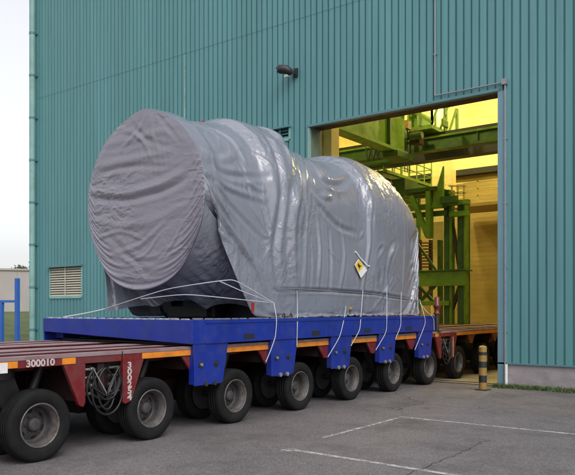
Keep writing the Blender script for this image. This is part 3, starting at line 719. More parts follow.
for a in (-.40, 8.80): mb = MB(); mb.box(XC - 1.58, XC + 1.58, a, a + .06, .62, 1.05); mb.build('end_bulkhead', M['reddark'], tr)
# wheel prototype (local, axis x, outer face +x)
def text_mesh(s, size, mtx, name, m_, parent):
    cu = bpy.data.curves.new(name, 'FONT'); cu.body = s; cu.size = size; cu.extrude = .001; cu.align_x = 'CENTER'; cu.align_y = 'CENTER'; cu.offset = .0035
    o = bpy.data.objects.new(name, cu); C.objects.link(o); bpy.context.view_layer.update()
    me = bpy.data.meshes.new_from_object(o.evaluated_get(bpy.context.evaluated_depsgraph_get())); bpy.data.objects.remove(o)
    me.transform(mtx); me.materials.clear(); me.materials.append(m_)
    o = bpy.data.objects.new(name, me); C.objects.link(o)
    if parent: o.parent = parent
    return o
R_YZ = Matrix(((0, 0, 1, 0), (1, 0, 0, 0), (0, 1, 0, 0), (0, 0, 0, 1)))
M['num'] = mat('number_paint', (.52, .42, .42), .5, .1, 30)
for k, ch in enumerate('300254'):
    text_mesh(ch, .105, Matrix.Translation((HW + .0035, -.335, .995 - .080 * k)) @ R_YZ @ Matrix.Diagonal((1.35, 1, 1, 1)), 'fleet_number', M['num'], tr)
text_mesh('300010', .105, Matrix.Translation((HW + .0045, 8.30, 1.10)) @ R_YZ @ Matrix.Diagonal((1.15, 1, 1, 1)), 'fleet_number', M['num'], tr)
mb = MB(); mb.box(XO + .002, XO + .010, 7.42, 7.90, 1.02, 1.13); pl = mb.build('number_plate', M['white_paint'], tr)

def make_wheel():
    wh = bpy.data.objects.new('wheel', None); C.objects.link(wh)
    prof = [(.243, .085), (.256, .108), (.30, .122), (.345, .126), (.375, .118), (.392, .104), (.400, .094),
            (.403, .060), (.403, .052), (.392, .049), (.392, .040), (.403, .037), (.403, .006), (.392, .004), (.392, -.004), (.403, -.006),
            (.403, -.037), (.392, -.040), (.392, -.049), (.403, -.052), (.400, -.094), (.392, -.104), (.375, -.118), (.345, -.126), (.30, -.122), (.262, -.108), (.25, -.085)]
    mb = MB(); mb.lathe_x(prof, 56)
    # tread lugs on the shoulder
    for k in range(56):
        a = 2 * math.pi * k / 56
        for sx in (-1, 1):
            c_, s_ = math.cos(a), math.sin(a); c2, s2 = math.cos(a + .035), math.sin(a + .035)
            r0, r1 = .385, .4055; xa, xb = sx * .066, sx * .108
            mb.add([(xa, r1 * c_, r1 * s_), (xa, r1 * c2, r1 * s2), (xb, r0 * c2 * 1.015, r0 * s2 * 1.015), (xb, r0 * c_ * 1.015, r0 * s_ * 1.015)], [(0, 1, 2, 3)])
    t = mb.build('tyre', M['rubber'], None); t.parent = wh
    mb = MB(); mb.lathe_x([(.245, .080), (.252, .104), (.245, .112), (.236, .110), (.230, .096), (.228, .080), (.214, .062), (.208, .0)], 48, 2)
    mb.lathe_x([(.208, .0), (.200, -.060), (.192, -.078), (.176, -.084)], 48, 0)
    mb.lathe_x([(.176, -.084), (.150, -.074), (.125, -.056), (.110, -.050), (.085, -.050), (.080, -.02), (.074, .0), (.062, .012), (.045, .016), (.001, .018)], 48, 0)
    mb.lathe_x([(.25, -.11), (.2, -.115), (.1, -.112), (.001, -.11)], 24, 0)
    for k in range(6):
        a = 2 * math.pi * (k + .5) / 6; c_ = Vector((-.073, .152 * math.cos(a), .152 * math.sin(a)))
        rad = Vector((0, math.cos(a), math.sin(a))); tan = Vector((0, -math.sin(a), math.cos(a))); rad = (rad + Vector((-.45, 0, 0))).normalized()
        ring = [c_ + rad * .024 * math.cos(t_) + tan * .034 * math.sin(t_) + Vector((.004, 0, 0)) for t_ in [2 * math.pi * j / 12 for j in range(12)]]
        mb.add(ring, [tuple(range(12))], 1)
        b_ = Vector((-.052, .098 * math.cos(a + .39), .098 * math.sin(a + .39))); mb.tube([b_, b_ + Vector((.022, 0, 0))], .011, 6)
    t = mb.build('rim', [M['rimdisc'], M['rimhole_shade'], M['rim']], None); t.parent = wh
    return wh
wheel0 = make_wheel(); first = True
for k in range(6):
    for s in (-1, 1):
        for off, fl_ in ((1.515, 1), (.86, -1)):
            wobj = wheel0 if first else copy_tree(wheel0); first = False
            wobj.parent = tr; wobj.location = (s * off, PITCH * k + .07, .404)
            wobj.rotation_euler = (random.uniform(0, 6.28), 0, math.pi if s * fl_ < 0 else 0)
        mb = MB(); xc = XC + s * 1.19; yk = PITCH * k + .07
        mb.tube([(xc, yk - .28, 1.05), (xc, yk - .28, .92)], .20, 16); mb.prism_yz([(yk - .42, .95), (yk - .10, .95), (yk + .10, .46), (yk + .06, .34), (yk - .06, .34), (yk - .34, .72)], xc - .07, xc + .07)
        mb.tube([(XC + s * .9, yk, .404), (XC + s * 1.48, yk, .404)], .055, 12)
        mb.tube([(xc, yk + .30, 1.04), (xc, yk + .06, .5)], .05, 12)
        mb.build('suspension_arm', M['grease'], tr, .008)  # arms coloured near black to carry the shade under the deck
def copy_module(y, label, mods):
    c = copy_tree(tr); c.location = (XC, y, 0); c['label'] = label; return c
tr.location = (XC, 0, 0)
t2 = copy_module(6.17 - 9.90 * 1, TL[0], None)
t3 = copy_module(6.17 + 9.90, TL[2], None)
tr.location = (XC, 6.17, 0)
# the middle and far modules carry no side plate / long number: drop these copies
for root in (tr, t3):
    for ch in [q for q in bpy.data.objects if q.parent == root and (q.name.startswith('number_plate') or (q.name.startswith('fleet_number') and q.data.name.startswith('fleet_number') and max(v.co.y for v in q.data.vertices) > 5))]:
        bpy.data.objects.remove(ch)
# beacon post on the coupling behind the blue frame
bpp = atx(439.5, 324, XO + .02)
bc = thing('beacon_post', (bpp.x - .06, bpp.y, 1.184), 'rusty red ribbed fitting on a dark post between blue frame and gateway', 'beacon')
mb = MB(); X_, Y_ = bpp.x - .06, bpp.y; zt = atx(439.5, 298, X_).z
mb.tube([(X_, Y_, 1.184), (X_, Y_, 1.56)], .05, 12); mb.box(X_ - .10, X_ + .10, Y_ - .10, Y_ + .10, 1.184, 1.21); mb.build('post', M['grease'], bc)
mb = MB(); mb.tube([(X_, Y_, 1.56), (X_, Y_, 1.60), (X_, Y_, 1.62), (X_, Y_, 1.72), (X_, Y_, 1.74), (X_, Y_, 1.80), (X_, Y_, 1.82), (X_, Y_, zt), (X_, Y_, zt + .03)], [.05, .085, .062, .062, .085, .085, .065, .065, .03], 16)
mb.build('fitting', M['beacon'], bc)

# ------------------------------------------------------------------ blue load frame
bf = thing('load_frame', (XC, 10.7, 1.19), 'bright blue welded steel load frame lying on the red trailer under the load', 'load frame')
BX0, BX1, BY0, BY1 = -10.18, -6.75, 6.86, 14.56
mb = MB()
mb.add([(BX0, BY0, 1.33), (BX1, BY0, 1.215), (BX1, BY0 + .24, 1.215), (BX0, BY0 + .24, 1.33), (BX0, BY0, 1.55), (BX1, BY0, 1.55), (BX1, BY0 + .24, 1.55), (BX0, BY0 + .24, 1.55)],
       [(0, 3, 2, 1), (4, 5, 6, 7), (0, 1, 5, 4), (1, 2, 6, 5), (2, 3, 7, 6), (3, 0, 4, 7)])
mb.build('front_beam', M['blue'], bf, .008)
for s in (0, 1):
    xo = BX1 if s else BX0 + .2; xi = xo - .2
    mb = MB(); mb.box(xi, xo, BY0 + .243, BY1, 1.215, 1.55); sbm = mb.build('side_beam', M['blue'], bf, .008)
    sg = 1 if s else -1; xf = xo if s else xi
    mb = MB()
    mb.box(xf, xf + sg * .012, BY0 + .26, BY1, 1.50, 1.548); mb.box(xf, xf + sg * .012, BY0 + .26, BY1, 1.218, 1.245)
    mb.build('flange', M['blue'], bf)
    for y in (7.95, 9.72, 11.45, 13.15): mb = MB(); mb.box(xf, xf + sg * .004, y, y + .24, 1.255, 1.33); mb.build('pocket_shade', M['dark'], bf)  # flat dark plates stand in for the shaded recesses
mb = MB()
for y in (8.3, 10.3, 12.3, 14.25): mb.box(BX0 + .2, BX1 - .2, y, y + .24, 1.22, 1.50)
mb.build('cross_beam', M['blue'], bf)
mb = MB(); mb.box(BX0 + .2, BX1 - .2, BY0 + .24, BY1, 1.19, 1.215); mb.build('base_plate', M['ground_dark'], bf)
mb = MB(); mb.box(BX0 + .2, BX1 - .2, BY0 + .24, 8.3, 1.50, 1.535); mb.build('top_plate', mat('grimy_deck_plate', (.012, .018, .06), .6, .3, 3), bf)
mb = MB(); y = BY0 + .12
while y < 9.3:
    wd = random.uniform(.05, .10); mb.box(BX1 - .09, BX1 - .02, y, y + wd, 1.551, 1.566); y += wd + random.uniform(.06, .14)
x = BX0 + .5
while x < BX1 - .5:
    wd = random.uniform(.04, .09); yy = random.choice((7.3, 7.62, 7.94)); mb.box(x, x + wd, yy, yy + .07, 1.536, 1.558); x += random.uniform(.05, .12)
tag(mb.build('deck_studs', M['zinc'], bf), kind='stuff')
# worn cleats along the front edge
mb = MB()
x = BX0 + .1
while x < BX1 - .08:
    wd = random.uniform(.05, .10); mb.add([(x, BY0 + .01, 1.551), (x + wd, BY0 + .01, 1.551), (x + wd + .03, BY0 + .07, 1.551), (x + .03, BY0 + .07, 1.551), (x + .01, BY0 + .015, 1.567), (x + wd, BY0 + .015, 1.567), (x + wd + .02, BY0 + .06, 1.567), (x + .03, BY0 + .06, 1.567)],
        [(4, 5, 6, 7), (0, 1, 5, 4), (1, 2, 6, 5), (2, 3, 7, 6), (3, 0, 4, 7)]); x += wd + random.uniform(.05, .13)
mb.build('edge_cleats', M['zinc'], bf)
for s in (0, 1):
    for k in range(5):
        y0 = 6.90 + 1.715 * k
        xo = XO + .07 if s else XC - HW - .07; sg = 1 if s else -1
        mb = MB(); mb.prism_yz([(y0, 1.34), (y0 + .72, 1.34), (y0 + .70, 1.15), (y0 + .60, .66), (y0 + .55, .64), (y0 + .02, .64)], xo - .03, xo)
        b_ = mb.build('hanging_bracket', M['blue'], bf, .006)
        for ya in (.01, .52): mb = MB(); mb.box(xo - .10 * sg, xo - .031 * sg if s else xo + .001, y0 + ya, y0 + ya + .03, .66, 1.15); mb.build('rib', M['blue'], b_)
        for yy, zz in ((.14, .93), (.45, .93)):
            mb = MB(); q_ = xo - (0 if s else .03); mb.tube([(q_, y0 + yy, zz), (q_ + sg * .012, y0 + yy, zz)], .045, 14, 1); mb.tube([(q_ + sg * .012, y0 + yy, zz), (q_ + sg * .03, y0 + yy, zz)], .024, 6, 0 if yy < .2 else 1)
            mb.build('bolt', [M['zinc'], M['grease']], b_)
        for yy in (.24, .42): mb = MB(); mb.tube([(xo - .06, y0 + yy, .655), (xo + (.02 if s else -.04), y0 + yy, .655)], .034, 10, 1 if k == 0 else 0); mb.build('clamp_bolt', [M['zinc'], M['grease']], b_)
for u, v in ((283, 318), (290, 318)):
    p = atx(u, v, -6.84); mb = MB(); mb.tube([(p.x, p.y, 1.552), (p.x, p.y + .005, 1.60), (p.x, p.y + .03, 1.63), (p.x, p.y + .055, 1.60), (p.x, p.y + .06, 1.552)], .013, 8); mb.build('lashing_ring', M['rust'], bf)

# ------------------------------------------------------------------ cargo: wrapped machine
cg = thing('wrapped_machine', (XC, 11, 1.55), 'huge round machine wrapped in wrinkled grey plastic tarpaulin on the blue frame', 'wrapped load')
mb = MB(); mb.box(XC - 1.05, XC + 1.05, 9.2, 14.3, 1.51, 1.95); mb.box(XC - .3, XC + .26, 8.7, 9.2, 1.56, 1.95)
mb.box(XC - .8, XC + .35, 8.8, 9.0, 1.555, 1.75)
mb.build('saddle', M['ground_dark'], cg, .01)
ZC = 3.44; RD = 1.36; YD = 7.5
Yk = [7.5, 8.4, 9.2, 10.0, 10.8, 11.5, 12.2, 12.9, 13.6, 14.2, 14.62]
Zk = [4.80, 4.96, 5.08, 5.08, 4.97, 4.90, 4.96, 5.05, 4.97, 4.56, 3.90]
Ak = [1.36, 1.42, 1.45, 1.48, 1.48, 1.45, 1.43, 1.45, 1.47, 1.44, 1.30]
def lerp(a, b, t): return a + (b - a) * t
def simulate(P, E_u, E_v, iters, pin, collide, grav, seed=0, bend=.10):
    """small position-based cloth solver on a grid P[i, j, 3]; E_u, E_v: slack of the sheet along each way"""
    P = P.astype(np.float32).copy(); V = np.zeros_like(P)
    wgt = np.where(pin, 0, 1).astype(np.float32)[..., None]
    def L(a, b, e): return (np.linalg.norm(a - b, axis=-1) * e).astype(np.float32)[..., None]
    cons = []
    def addc(sa, sb, e, k, par_axis=None, strides=2):
        full_a = P[sa]; full_b = P[sb]; rest = L(full_a, full_b, 1.0) * e
        cons.append((sa, sb, rest, k))
    nI, nJ = P.shape[:2]; sl = slice
    def eU(a): return E_u[a][..., None] if isinstance(E_u, np.ndarray) else E_u
    def eV(a): return E_v[a][..., None] if isinstance(E_v, np.ndarray) else E_v
    for o in (0, 1):
        n2 = (nI - 1 - o + 1) // 2; a = (sl(o, o + 2 * n2, 2), sl(None)); b = (sl(o + 1, o + 1 + 2 * n2, 2), sl(None))
        na = P[a].shape[0]; nb = P[b].shape[0]; n_ = min(na, nb); a = (sl(o, o + 2 * n_, 2), sl(None)); b = (sl(o + 1, o + 1 + 2 * n_, 2), sl(None))
        addc(a, b, eU(a), 1.0)
    for o in (0, 1):
        n_ = min(P[:, o::2].shape[1], P[:, o + 1::2].shape[1]); a = (sl(None), sl(o, o + 2 * n_, 2)); b = (sl(None), sl(o + 1, o + 1 + 2 * n_, 2))
        addc(a, b, eV(a), 1.0)
    for o in (0, 1):
        n_ = min(P[o::2].shape[0], P[o + 1::2].shape[0])
        for (ja, jb) in ((sl(0, nJ - 1), sl(1, nJ)), (sl(1, nJ), sl(0, nJ - 1))):
            a = (sl(o, o + 2 * n_, 2), ja); b = (sl(o + 1, o + 1 + 2 * n_, 2), jb)
            addc(a, b, (eU(a) if not isinstance(E_u, np.ndarray) else (E_u[a] + E_v[a])[..., None] / 2), .35)
    for st in (3,):
        for o in range(0, 2 * st):
            ia = np.arange(nI - st); ia = ia[(ia // st) % 2 == o // st]; ia = ia[(ia % st) == o % st]
            if len(ia): cons.append(((ia, sl(None)), (ia + st, sl(None)), L(P[ia], P[ia + st], 1.0) * (E_u[ia][..., None] if isinstance(E_u, np.ndarray) else E_u), bend))
            ja = np.arange(nJ - st); ja = ja[(ja // st) % 2 == o // st]; ja = ja[(ja % st) == o % st]
            if len(ja): cons.append(((sl(None), ja), (sl(None), ja + st), L(P[:, ja], P[:, ja + st], 1.0) * (E_v[:, ja][..., None] if isinstance(E_v, np.ndarray) else E_v), bend))
    # jitter to seed wrinkles
    r_ = np.random.default_rng(seed)
    P0 = P.copy()
    for it in range(iters):
        V *= .93; V[..., 2] -= grav
        Q = P + V * wgt
        for sub in range(2):
            for sa, sb, rest, k in cons:
                a = Q[sa]; b = Q[sb]; d = b - a; ln = np.sqrt((d * d).sum(-1, keepdims=True)) + 1e-9
                wa = wgt[sa]; wb = wgt[sb]; ws = wa + wb; ws[ws == 0] = 1
                c = d * ((ln - rest) / ln * k / ws)
                Q[sa] = a + c * wa; Q[sb] = b - c * wb
            Q = collide(Q)
            Q = np.where(wgt == 0, P0, Q)
        V = (Q - P); sp = np.sqrt((V * V).sum(-1, keepdims=True)); V *= np.minimum(1, .02 / (sp + 1e-9)); P = Q
    return P
def smooth_noise(shape, cells, rg):
    g = rg.standard_normal((cells[0] + 3, cells[1] + 3))
    xi = np.linspace(0, cells[0], shape[0]); yi = np.linspace(0, cells[1], shape[1])
    def cub(g_, x, ax):
        i = np.floor(x).astype(int); f = x - i; i = i + 1
        i = np.clip(i, 1, g_.shape[ax] - 3 + 1)
        G = [np.take(g_, np.clip(i + k, 0, g_.shape[ax] - 1), axis=ax) for k in (-1, 0, 1, 2)]
        f = f[:, None] if ax == 0 else f[None, :]
        return G[0] * (-.5 * f ** 3 + f ** 2 - .5 * f) + G[1] * (1.5 * f ** 3 - 2.5 * f ** 2 + 1) + G[2] * (-1.5 * f ** 3 + 2 * f ** 2 + .5 * f) + G[3] * (.5 * f ** 3 - .5 * f ** 2)
    return cub(cub(g, xi, 0), yi, 1)
NI, NJ = 230, 300
ys = np.linspace(YD, 14.62, NI)
def section(y, q, shrink=0.0):
    """q in [-1, 1]: left hem .. crown .. right hem; returns offsets from XC and z"""
    s = min(1.0, max(0.0, (y - YD) / 1.9)); a = float(np.interp(y, Yk, Ak)); zt = float(np.interp(y, Yk, Zk)); zs = ZC
    zb = float(np.interp(s, [0, .2, .5, .82, 1], [2.26, 2.08, 1.92, 1.80, 1.60]))
    ql = .52                                  # share of the sheet above the axis
    sg = np.sign(q); t = np.abs(q)
    th = np.clip(t / ql, 0, 1) * math.pi / 2
    pw = lerp(1.0, .95, s)
    xt = a * np.sin(th) ** pw; zt_ = zs + (zt - zs) * np.cos(th) ** pw
    t2 = np.clip((t - ql) / (1 - ql), 0, 1); z = zs + (zb - zs) * t2
    zf = lerp(3.60, 1.75, s)
    tuck = np.maximum(0, zf - z) * lerp(.45, 1.6, min(1, s * 3))
    xl = np.maximum(.45, a - tuck)
    circ = np.sqrt(np.maximum(0, RD ** 2 - (z - ZC) ** 2)); xl = lerp(circ, xl, min(1, s * 4))
    low = t > ql
    return np.where(low, xl, xt) * sg, np.where(low, z, zt_)
Q_ = np.linspace(-1, 1, NJ)
P = np.zeros((NI, NJ, 3))
for i, y in enumerate(ys):
    x, z = section(y, Q_); P[i, :, 0] = x; P[i, :, 1] = y; P[i, :, 2] = z
# seed folds
rg = np.random.default_rng(5)
ramp = np.clip((ys - YD) / .7, 0, 1)[:, None] * np.clip((14.62 - ys) / .3, 0, 1)[:, None]
hang = np.clip((ZC + .6 - P[..., 2]) / 1.8, 0, 1)
seed = .030 * hang * smooth_noise((NI, NJ), (17, 3), rg) + .020 * hang * smooth_noise((NI, NJ), (34, 6), rg) + .012 * smooth_noise((NI, NJ), (9, 9), rg) + .004 * smooth_noise((NI, NJ), (40, 30), rg)
nrm = np.zeros_like(P); nrm[..., 0] = P[..., 0]; nrm[..., 2] = np.maximum(0, P[..., 2] - ZC); nrm /= np.linalg.norm(nrm, axis=-1, keepdims=True) + 1e-9
P += nrm * (seed * ramp)[..., None]
Yg = P[..., 1]; Zg = P[..., 2]
dn = np.clip((ZC + .6 - Zg) / 1.8, 0, 1)
Eu = 1.006 + .045 * dn + .030 * np.exp(-((Yg - 11.1) / .8) ** 2) + .004 * smooth_noise((NI, NJ), (6, 6), rg)
Ev = 1.004 + .020 * np.exp(-((Yg - 11.1) / .9) ** 2) + .022 * np.exp(-((Yg - 8.7) / .8) ** 2) + .004 * smooth_noise((NI, NJ), (6, 6), rg)
Ykc = [7.5, 7.8, 7.9, 8.9, 9.1, 9.9, 10.1, 12.2, 12.4, 13.7, 14.7]
Sh = [.0, .01, .10, .12, .015, .015, .17, .15, .015, .015, .02]
def body_collide(Q):
    y = Q[..., 1]; a = np.interp(y, Yk, Ak); zt = np.interp(y, Yk, Zk); sh = np.interp(y, Ykc, Sh)
    a = a - sh; h = zt - ZC - sh
    x = Q[..., 0]; z = Q[..., 2] - ZC; top = z > 0
    s = np.clip((y - YD) / 1.9, 0, 1); pw = 2 / (1.0 + (.95 - 1.0) * s)
    f = (np.abs(x / a) ** pw + np.abs(np.maximum(z, 0) / h) ** pw) ** (1 / pw)
    ins = top & (f < 1); k = np.where(ins, 1 / np.maximum(f, .3), 1)
    Q[..., 0] = x * k; Q[..., 2] = np.where(top, ZC + z * k, Q[..., 2])
    zf = 3.60 + (1.75 - 3.60) * s
    az = a - .11 - np.maximum(0, zf - Q[..., 2]) * (.45 + 1.15 * np.minimum(1, s * 3)) - .05 * np.clip(-z, 0, 1)
    az = np.maximum(az, .40); az = np.where(s < .1, np.minimum(az, 1.30 - np.maximum(0, -z) ** 2 * .4), az)
    low = (~top) & (np.abs(Q[..., 0]) < az); Q[..., 0] = np.where(low, np.sign(Q[..., 0] + 1e-6) * az, Q[..., 0])
    # girth rope pulls the skirt in around z = 1.98
    rope = np.exp(-((Q[..., 2] - 1.95) / .05) ** 2) * (s > .9)
    lim = np.interp(y, Yk, Ak) + .10 - .13 * rope
    Q[..., 0] = np.where(Q[..., 2] < 2.8, np.clip(Q[..., 0], -lim, lim), Q[..., 0])
    Q[..., 2] = np.maximum(Q[..., 2], 1.565)
    return Q
pin = np.zeros((NI, NJ), bool); pin[0] = True; pin[:, 0] = (ys < 9.6); pin[:, -1] = (ys < 9.6); pin[-1] = True
P_init = P.copy()
P = simulate(P, Eu, Ev, 160, pin, body_collide, .0006, 3, bend=.03)
# below the tight fold that runs from the round end to the knot the sheet is drawn in under the machine
s0 = np.clip((P_init[..., 1] - YD) / 1.9, 0, 1); zf0 = 3.60 + (1.75 - 3.60) * s0
Wt = np.clip((9.45 - P_init[..., 1]) / .35, 0, 1) * np.clip((zf0 + .06 - P_init[..., 2]) / .12, 0, 1) * .9
P = P + (P_init - P) * Wt[..., None]
# folds of the sheet as the photograph shows them: ridge or valley lines laid on the surface
def surf_pt(A, u, v, side=1):
    X = A[..., 0] + XC; Y = A[..., 1]; R2 = X * .8009 + Y * .5988; F2 = -X * .5988 + Y * .8009
    U = 287.5 + 700 * R2 / F2; V = 309 - 700 * (A[..., 2] - EYE) / F2
    d = (U - u) ** 2 + (V - v) ** 2 + np.where(A[..., 0] * side > -.6, 0, 1e6)
    return A[np.unravel_index(np.argmin(d), d.shape)]
def normals(A):
    gu = np.gradient(A, axis=0); gv = np.gradient(A, axis=1); n_ = np.cross(gu, gv); n_ /= np.linalg.norm(n_, axis=-1, keepdims=True) + 1e-9
    return n_
def add_fold(A, disp, pts, width, amp, wob=.0, sharp=1.3):
    pts = np.array(pts); k = 48; fine = []
    for i in range(len(pts) - 1):
        for t in np.linspace(0, 1, k, endpoint=False):
            p0 = pts[max(i - 1, 0)]; p1 = pts[i]; p2 = pts[i + 1]; p3 = pts[min(i + 2, len(pts) - 1)]
            fine.append(.5 * ((2 * p1) + (p2 - p0) * t + (2 * p0 - 5 * p1 + 4 * p2 - p3) * t * t + (3 * p1 - p0 - 3 * p2 + p3) * t ** 3))
    fine = np.array(fine); fade = np.sin(np.pi * np.clip(np.linspace(.04, .96, len(fine)), 0, 1)) ** .6
    lo = fine.min(0) - width * 3.2; hi = fine.max(0) + width * 3.2
    m_ = ((A > lo) & (A < hi)).all(-1)
    Q = A[m_]
    if not len(Q): return
    best = np.full(len(Q), 1e9); bf_ = np.zeros(len(Q))
    for p, f in zip(fine, fade):
        d = ((Q - p) ** 2).sum(-1); c = d < best; best[c] = d[c]; bf_[c] = f
    d = np.sqrt(best) / width
    disp[m_] += amp * 1.25 * bf_ * (np.exp(-d ** 1.15) - .35 * np.exp(-((d - 1.9) / .8) ** 2))
NRM = normals(P)
if NRM[NI // 2, NJ // 2, 2] < 0: NRM = -NRM
disp = np.zeros(P.shape[:2])
FOLDS = [
 ([(262, 123), (280, 133), (292, 158), (296, 203), (293, 249), (296, 288)], .085, .070),
 ([(266, 135), (278, 160), (282, 203), (275, 249), (279, 285)], .07, -.055),
 ([(300, 147), (306, 180), (307, 225), (304, 288)], .05, .040),
 ([(309, 161), (323, 180), (341, 184), (357, 170)], .07, -.060),
 ([(311, 178), (327, 197), (350, 204), (369, 187)], .05, .040),
 ([(313, 198), (337, 224), (357, 233)], .05, -.035),
 ([(312, 165), (330, 188), (346, 193), (362, 178)], .03, .025),
 ([(325, 244), (332, 252), (339, 261)], .02, .022),
 ([(369, 172), (371, 210), (369, 249), (362, 292)], .04, .040),
 ([(379, 176), (390, 210), (392, 250), (386, 297)], .05, .060),
 ([(388, 181), (405, 212), (411, 249), (414, 297)], .045, .050),
 ([(374, 180), (381, 215), (381, 250), (375, 292)], .04, -.040),
 ([(355, 208), (362, 235), (358, 289)], .035, .030),
 ([(341, 222), (345, 255), (340, 290)], .04, .030), ([(318, 212), (320, 250), (318, 290)], .04, .032), ([(329, 228), (331, 258), (329, 290)], .04, -.028),
 ([(402, 215), (404, 250), (402, 295)], .03, -.035), ([(310, 235), (312, 262), (310, 290)], .03, -.028),
 ([(204, 150), (228, 158), (262, 152)], .06, .028), ([(204, 162), (232, 176), (270, 176)], .05, -.035), ([(204, 170), (230, 188), (266, 200)], .04, .034),
 ([(203, 176), (228, 202), (262, 240)], .04, -.034), ([(203, 180), (226, 212), (262, 270)], .035, .045), ([(202, 186), (220, 216), (252, 262), (268, 300)], .05, .055),
 ([(205, 195), (220, 225), (240, 262), (250, 285)], .05, -.05), ([(206, 215), (218, 240), (232, 268)], .035, .03),
 ([(240, 172), (252, 186), (265, 190)], .03, .028), ([(238, 160), (246, 178), (250, 198)], .03, -.024), ([(252, 205), (262, 225), (270, 255)], .035, .03), ([(258, 196), (264, 212), (268, 235)], .03, -.028),
 ([(274, 289.5), (320, 290.5), (346, 291.5), (372, 294), (395, 297.5), (419, 301)], .03, -.045),
 ([(212, 128), (232, 140), (246, 162)], .05, .022), ([(228, 125), (250, 136), (268, 160)], .05, -.02),
]
for uv, wd, am in FOLDS: add_fold(P, disp, [surf_pt(P, *q) for q in uv], wd, am)
r2_ = np.random.default_rng(21)
for k in range(110):      # random small folds; more of them on the side away from the camera
    i0 = r2_.integers(12, NI - 12); left = r2_.random() < .45
    j0 = r2_.integers(8, NJ // 2 - 20) if left else r2_.integers(NJ // 2, NJ - 10)
    ln = r2_.integers(10, 40); a_ = r2_.normal(0, .5); pl = []
    for t in np.linspace(0, 1, 4):
        i_ = int(np.clip(i0 + math.sin(a_) * ln * t + r2_.normal(0, 1.5), 1, NI - 2)); j_ = int(np.clip(j0 + math.cos(a_) * ln * t, 1, NJ - 2)); pl.append(P[i_, j_])
    add_fold(P, disp, pl, r2_.uniform(.014, .040), r2_.normal(0, .5) * .024)
for k in range(40):      # gathers below the girth rope
    y0 = 9.4 + 5.1 * (k + r2_.random()) / 40
    i_ = int((y0 - YD) / (14.62 - YD) * (NI - 1))
    for sgn in (0, 1):
        js = [NJ - 1, NJ - 9, NJ - 20] if sgn else [0, 8, 19]
        add_fold(P, disp, [P[i_, j] for j in js], r2_.uniform(.02, .035), r2_.choice([-1, 1]) * r2_.uniform(.015, .035))
edge = np.clip((P[..., 1] - YD) / .06, 0, 1) * np.clip((14.62 - P[..., 1]) / .1, 0, 1)
P = P + NRM * (disp * edge)[..., None]
# closing rings at the far end
rings = [P]
last = P[-1]
for k, (f, dy) in enumerate(((.97, .03), (.90, .06), (.7, .08), (.4, .09), (.02, .095))):
    q = last.copy(); cz = 3.0; q[:, 0] = q[:, 0] * f; q[:, 2] = np.where(q[:, 2] > cz, cz + (q[:, 2] - cz) * f, q[:, 2]); q[:, 1] += dy
    rings.append(q[None])
P = np.concatenate(rings, 0)
def grid_obj(name, P, m_, parent, off=(0, 0, 0), subd=1, thick=0):
    nI, nJ = P.shape[:2]; me = bpy.data.meshes.new(name)
    idx = np.arange(nI * nJ).reshape(nI, nJ)
    f = np.stack([idx[:-1, :-1], idx[:-1, 1:], idx[1:, 1:], idx[1:, :-1]], -1).reshape(-1, 4)
    me.from_pydata((P.reshape(-1, 3) + np.array(off)).tolist(), [], f.tolist()); me.materials.append(m_)
    me.polygons.foreach_set('use_smooth', [True] * len(me.polygons)); me.update()
    o = bpy.data.objects.new(name, me); C.objects.link(o); o.parent = parent
    if thick: s_ = o.modifiers.new('t', 'SOLIDIFY'); s_.thickness = thick; s_.offset = -1
    if subd: s_ = o.modifiers.new('s', 'SUBSURF'); s_.levels = subd; s_.render_levels = subd
    return o
LO = (0, -11, -1.55)
def peak(A):
    up = np.clip((A[..., 2] - ZC) / RD, 0, 1) ** 2
    A[..., 2] += .06 * np.exp(-((A[..., 0] - .05) / .34) ** 2) * up * np.exp(-((A[..., 1] - YD) / .45) ** 2)
    return A
P = peak(P)
BODY = P.copy()
grid_obj('tarpaulin', P, M['tarp'], cg, LO)
# end sheet over the round flange
n = 170; uu, vv = np.meshgrid(np.linspace(-1, 1, n), np.linspace(-1, 1, n), indexing='ij')
xd = uu * np.sqrt(1 - vv ** 2 / 2); zd = vv * np.sqrt(1 - uu ** 2 / 2)
D = np.zeros((n, n, 3)); D[..., 0] = xd * RD; D[..., 2] = ZC + zd * RD; rr = np.sqrt(xd ** 2 + zd ** 2)
D[..., 1] = YD - .035 * (1 - rr ** 6) + .006 * smooth_noise((n, n), (9, 9), rg) * (1 - rr) ** .5 + .004 * smooth_noise((n, n), (5, 14), rg) * (1 - rr ** 4) + .0008 * smooth_noise((n, n), (50, 50), rg) * (1 - rr ** 4)
pinD = np.zeros((n, n), bool); pinD[0] = pinD[-1] = True; pinD[:, 0] = pinD[:, -1] = True
def disc_collide(Q):
    r_ = np.sqrt(Q[..., 0] ** 2 + (Q[..., 2] - ZC) ** 2)
    Q[..., 1] = np.minimum(Q[..., 1], YD - .012 * np.clip((RD - r_) / .1, 0, 1)); Q[..., 1] = np.maximum(Q[..., 1], YD - .11); return Q
eu = 1.004 + .003 * smooth_noise((n, n), (5, 5), rg); ev = 1.006 + .003 * smooth_noise((n, n), (5, 5), rg)
D = simulate(D, eu, ev, 120, pinD, disc_collide, .00015, 4, bend=.06)
D = peak(D)
ND = normals(D)
if ND[n // 2, n // 2, 1] > 0: ND = -ND
dd = np.zeros(D.shape[:2])
def dpt(u, v):
    q = at(u, v, YD - .03); return np.array([q.x - XC, q.y, q.z])
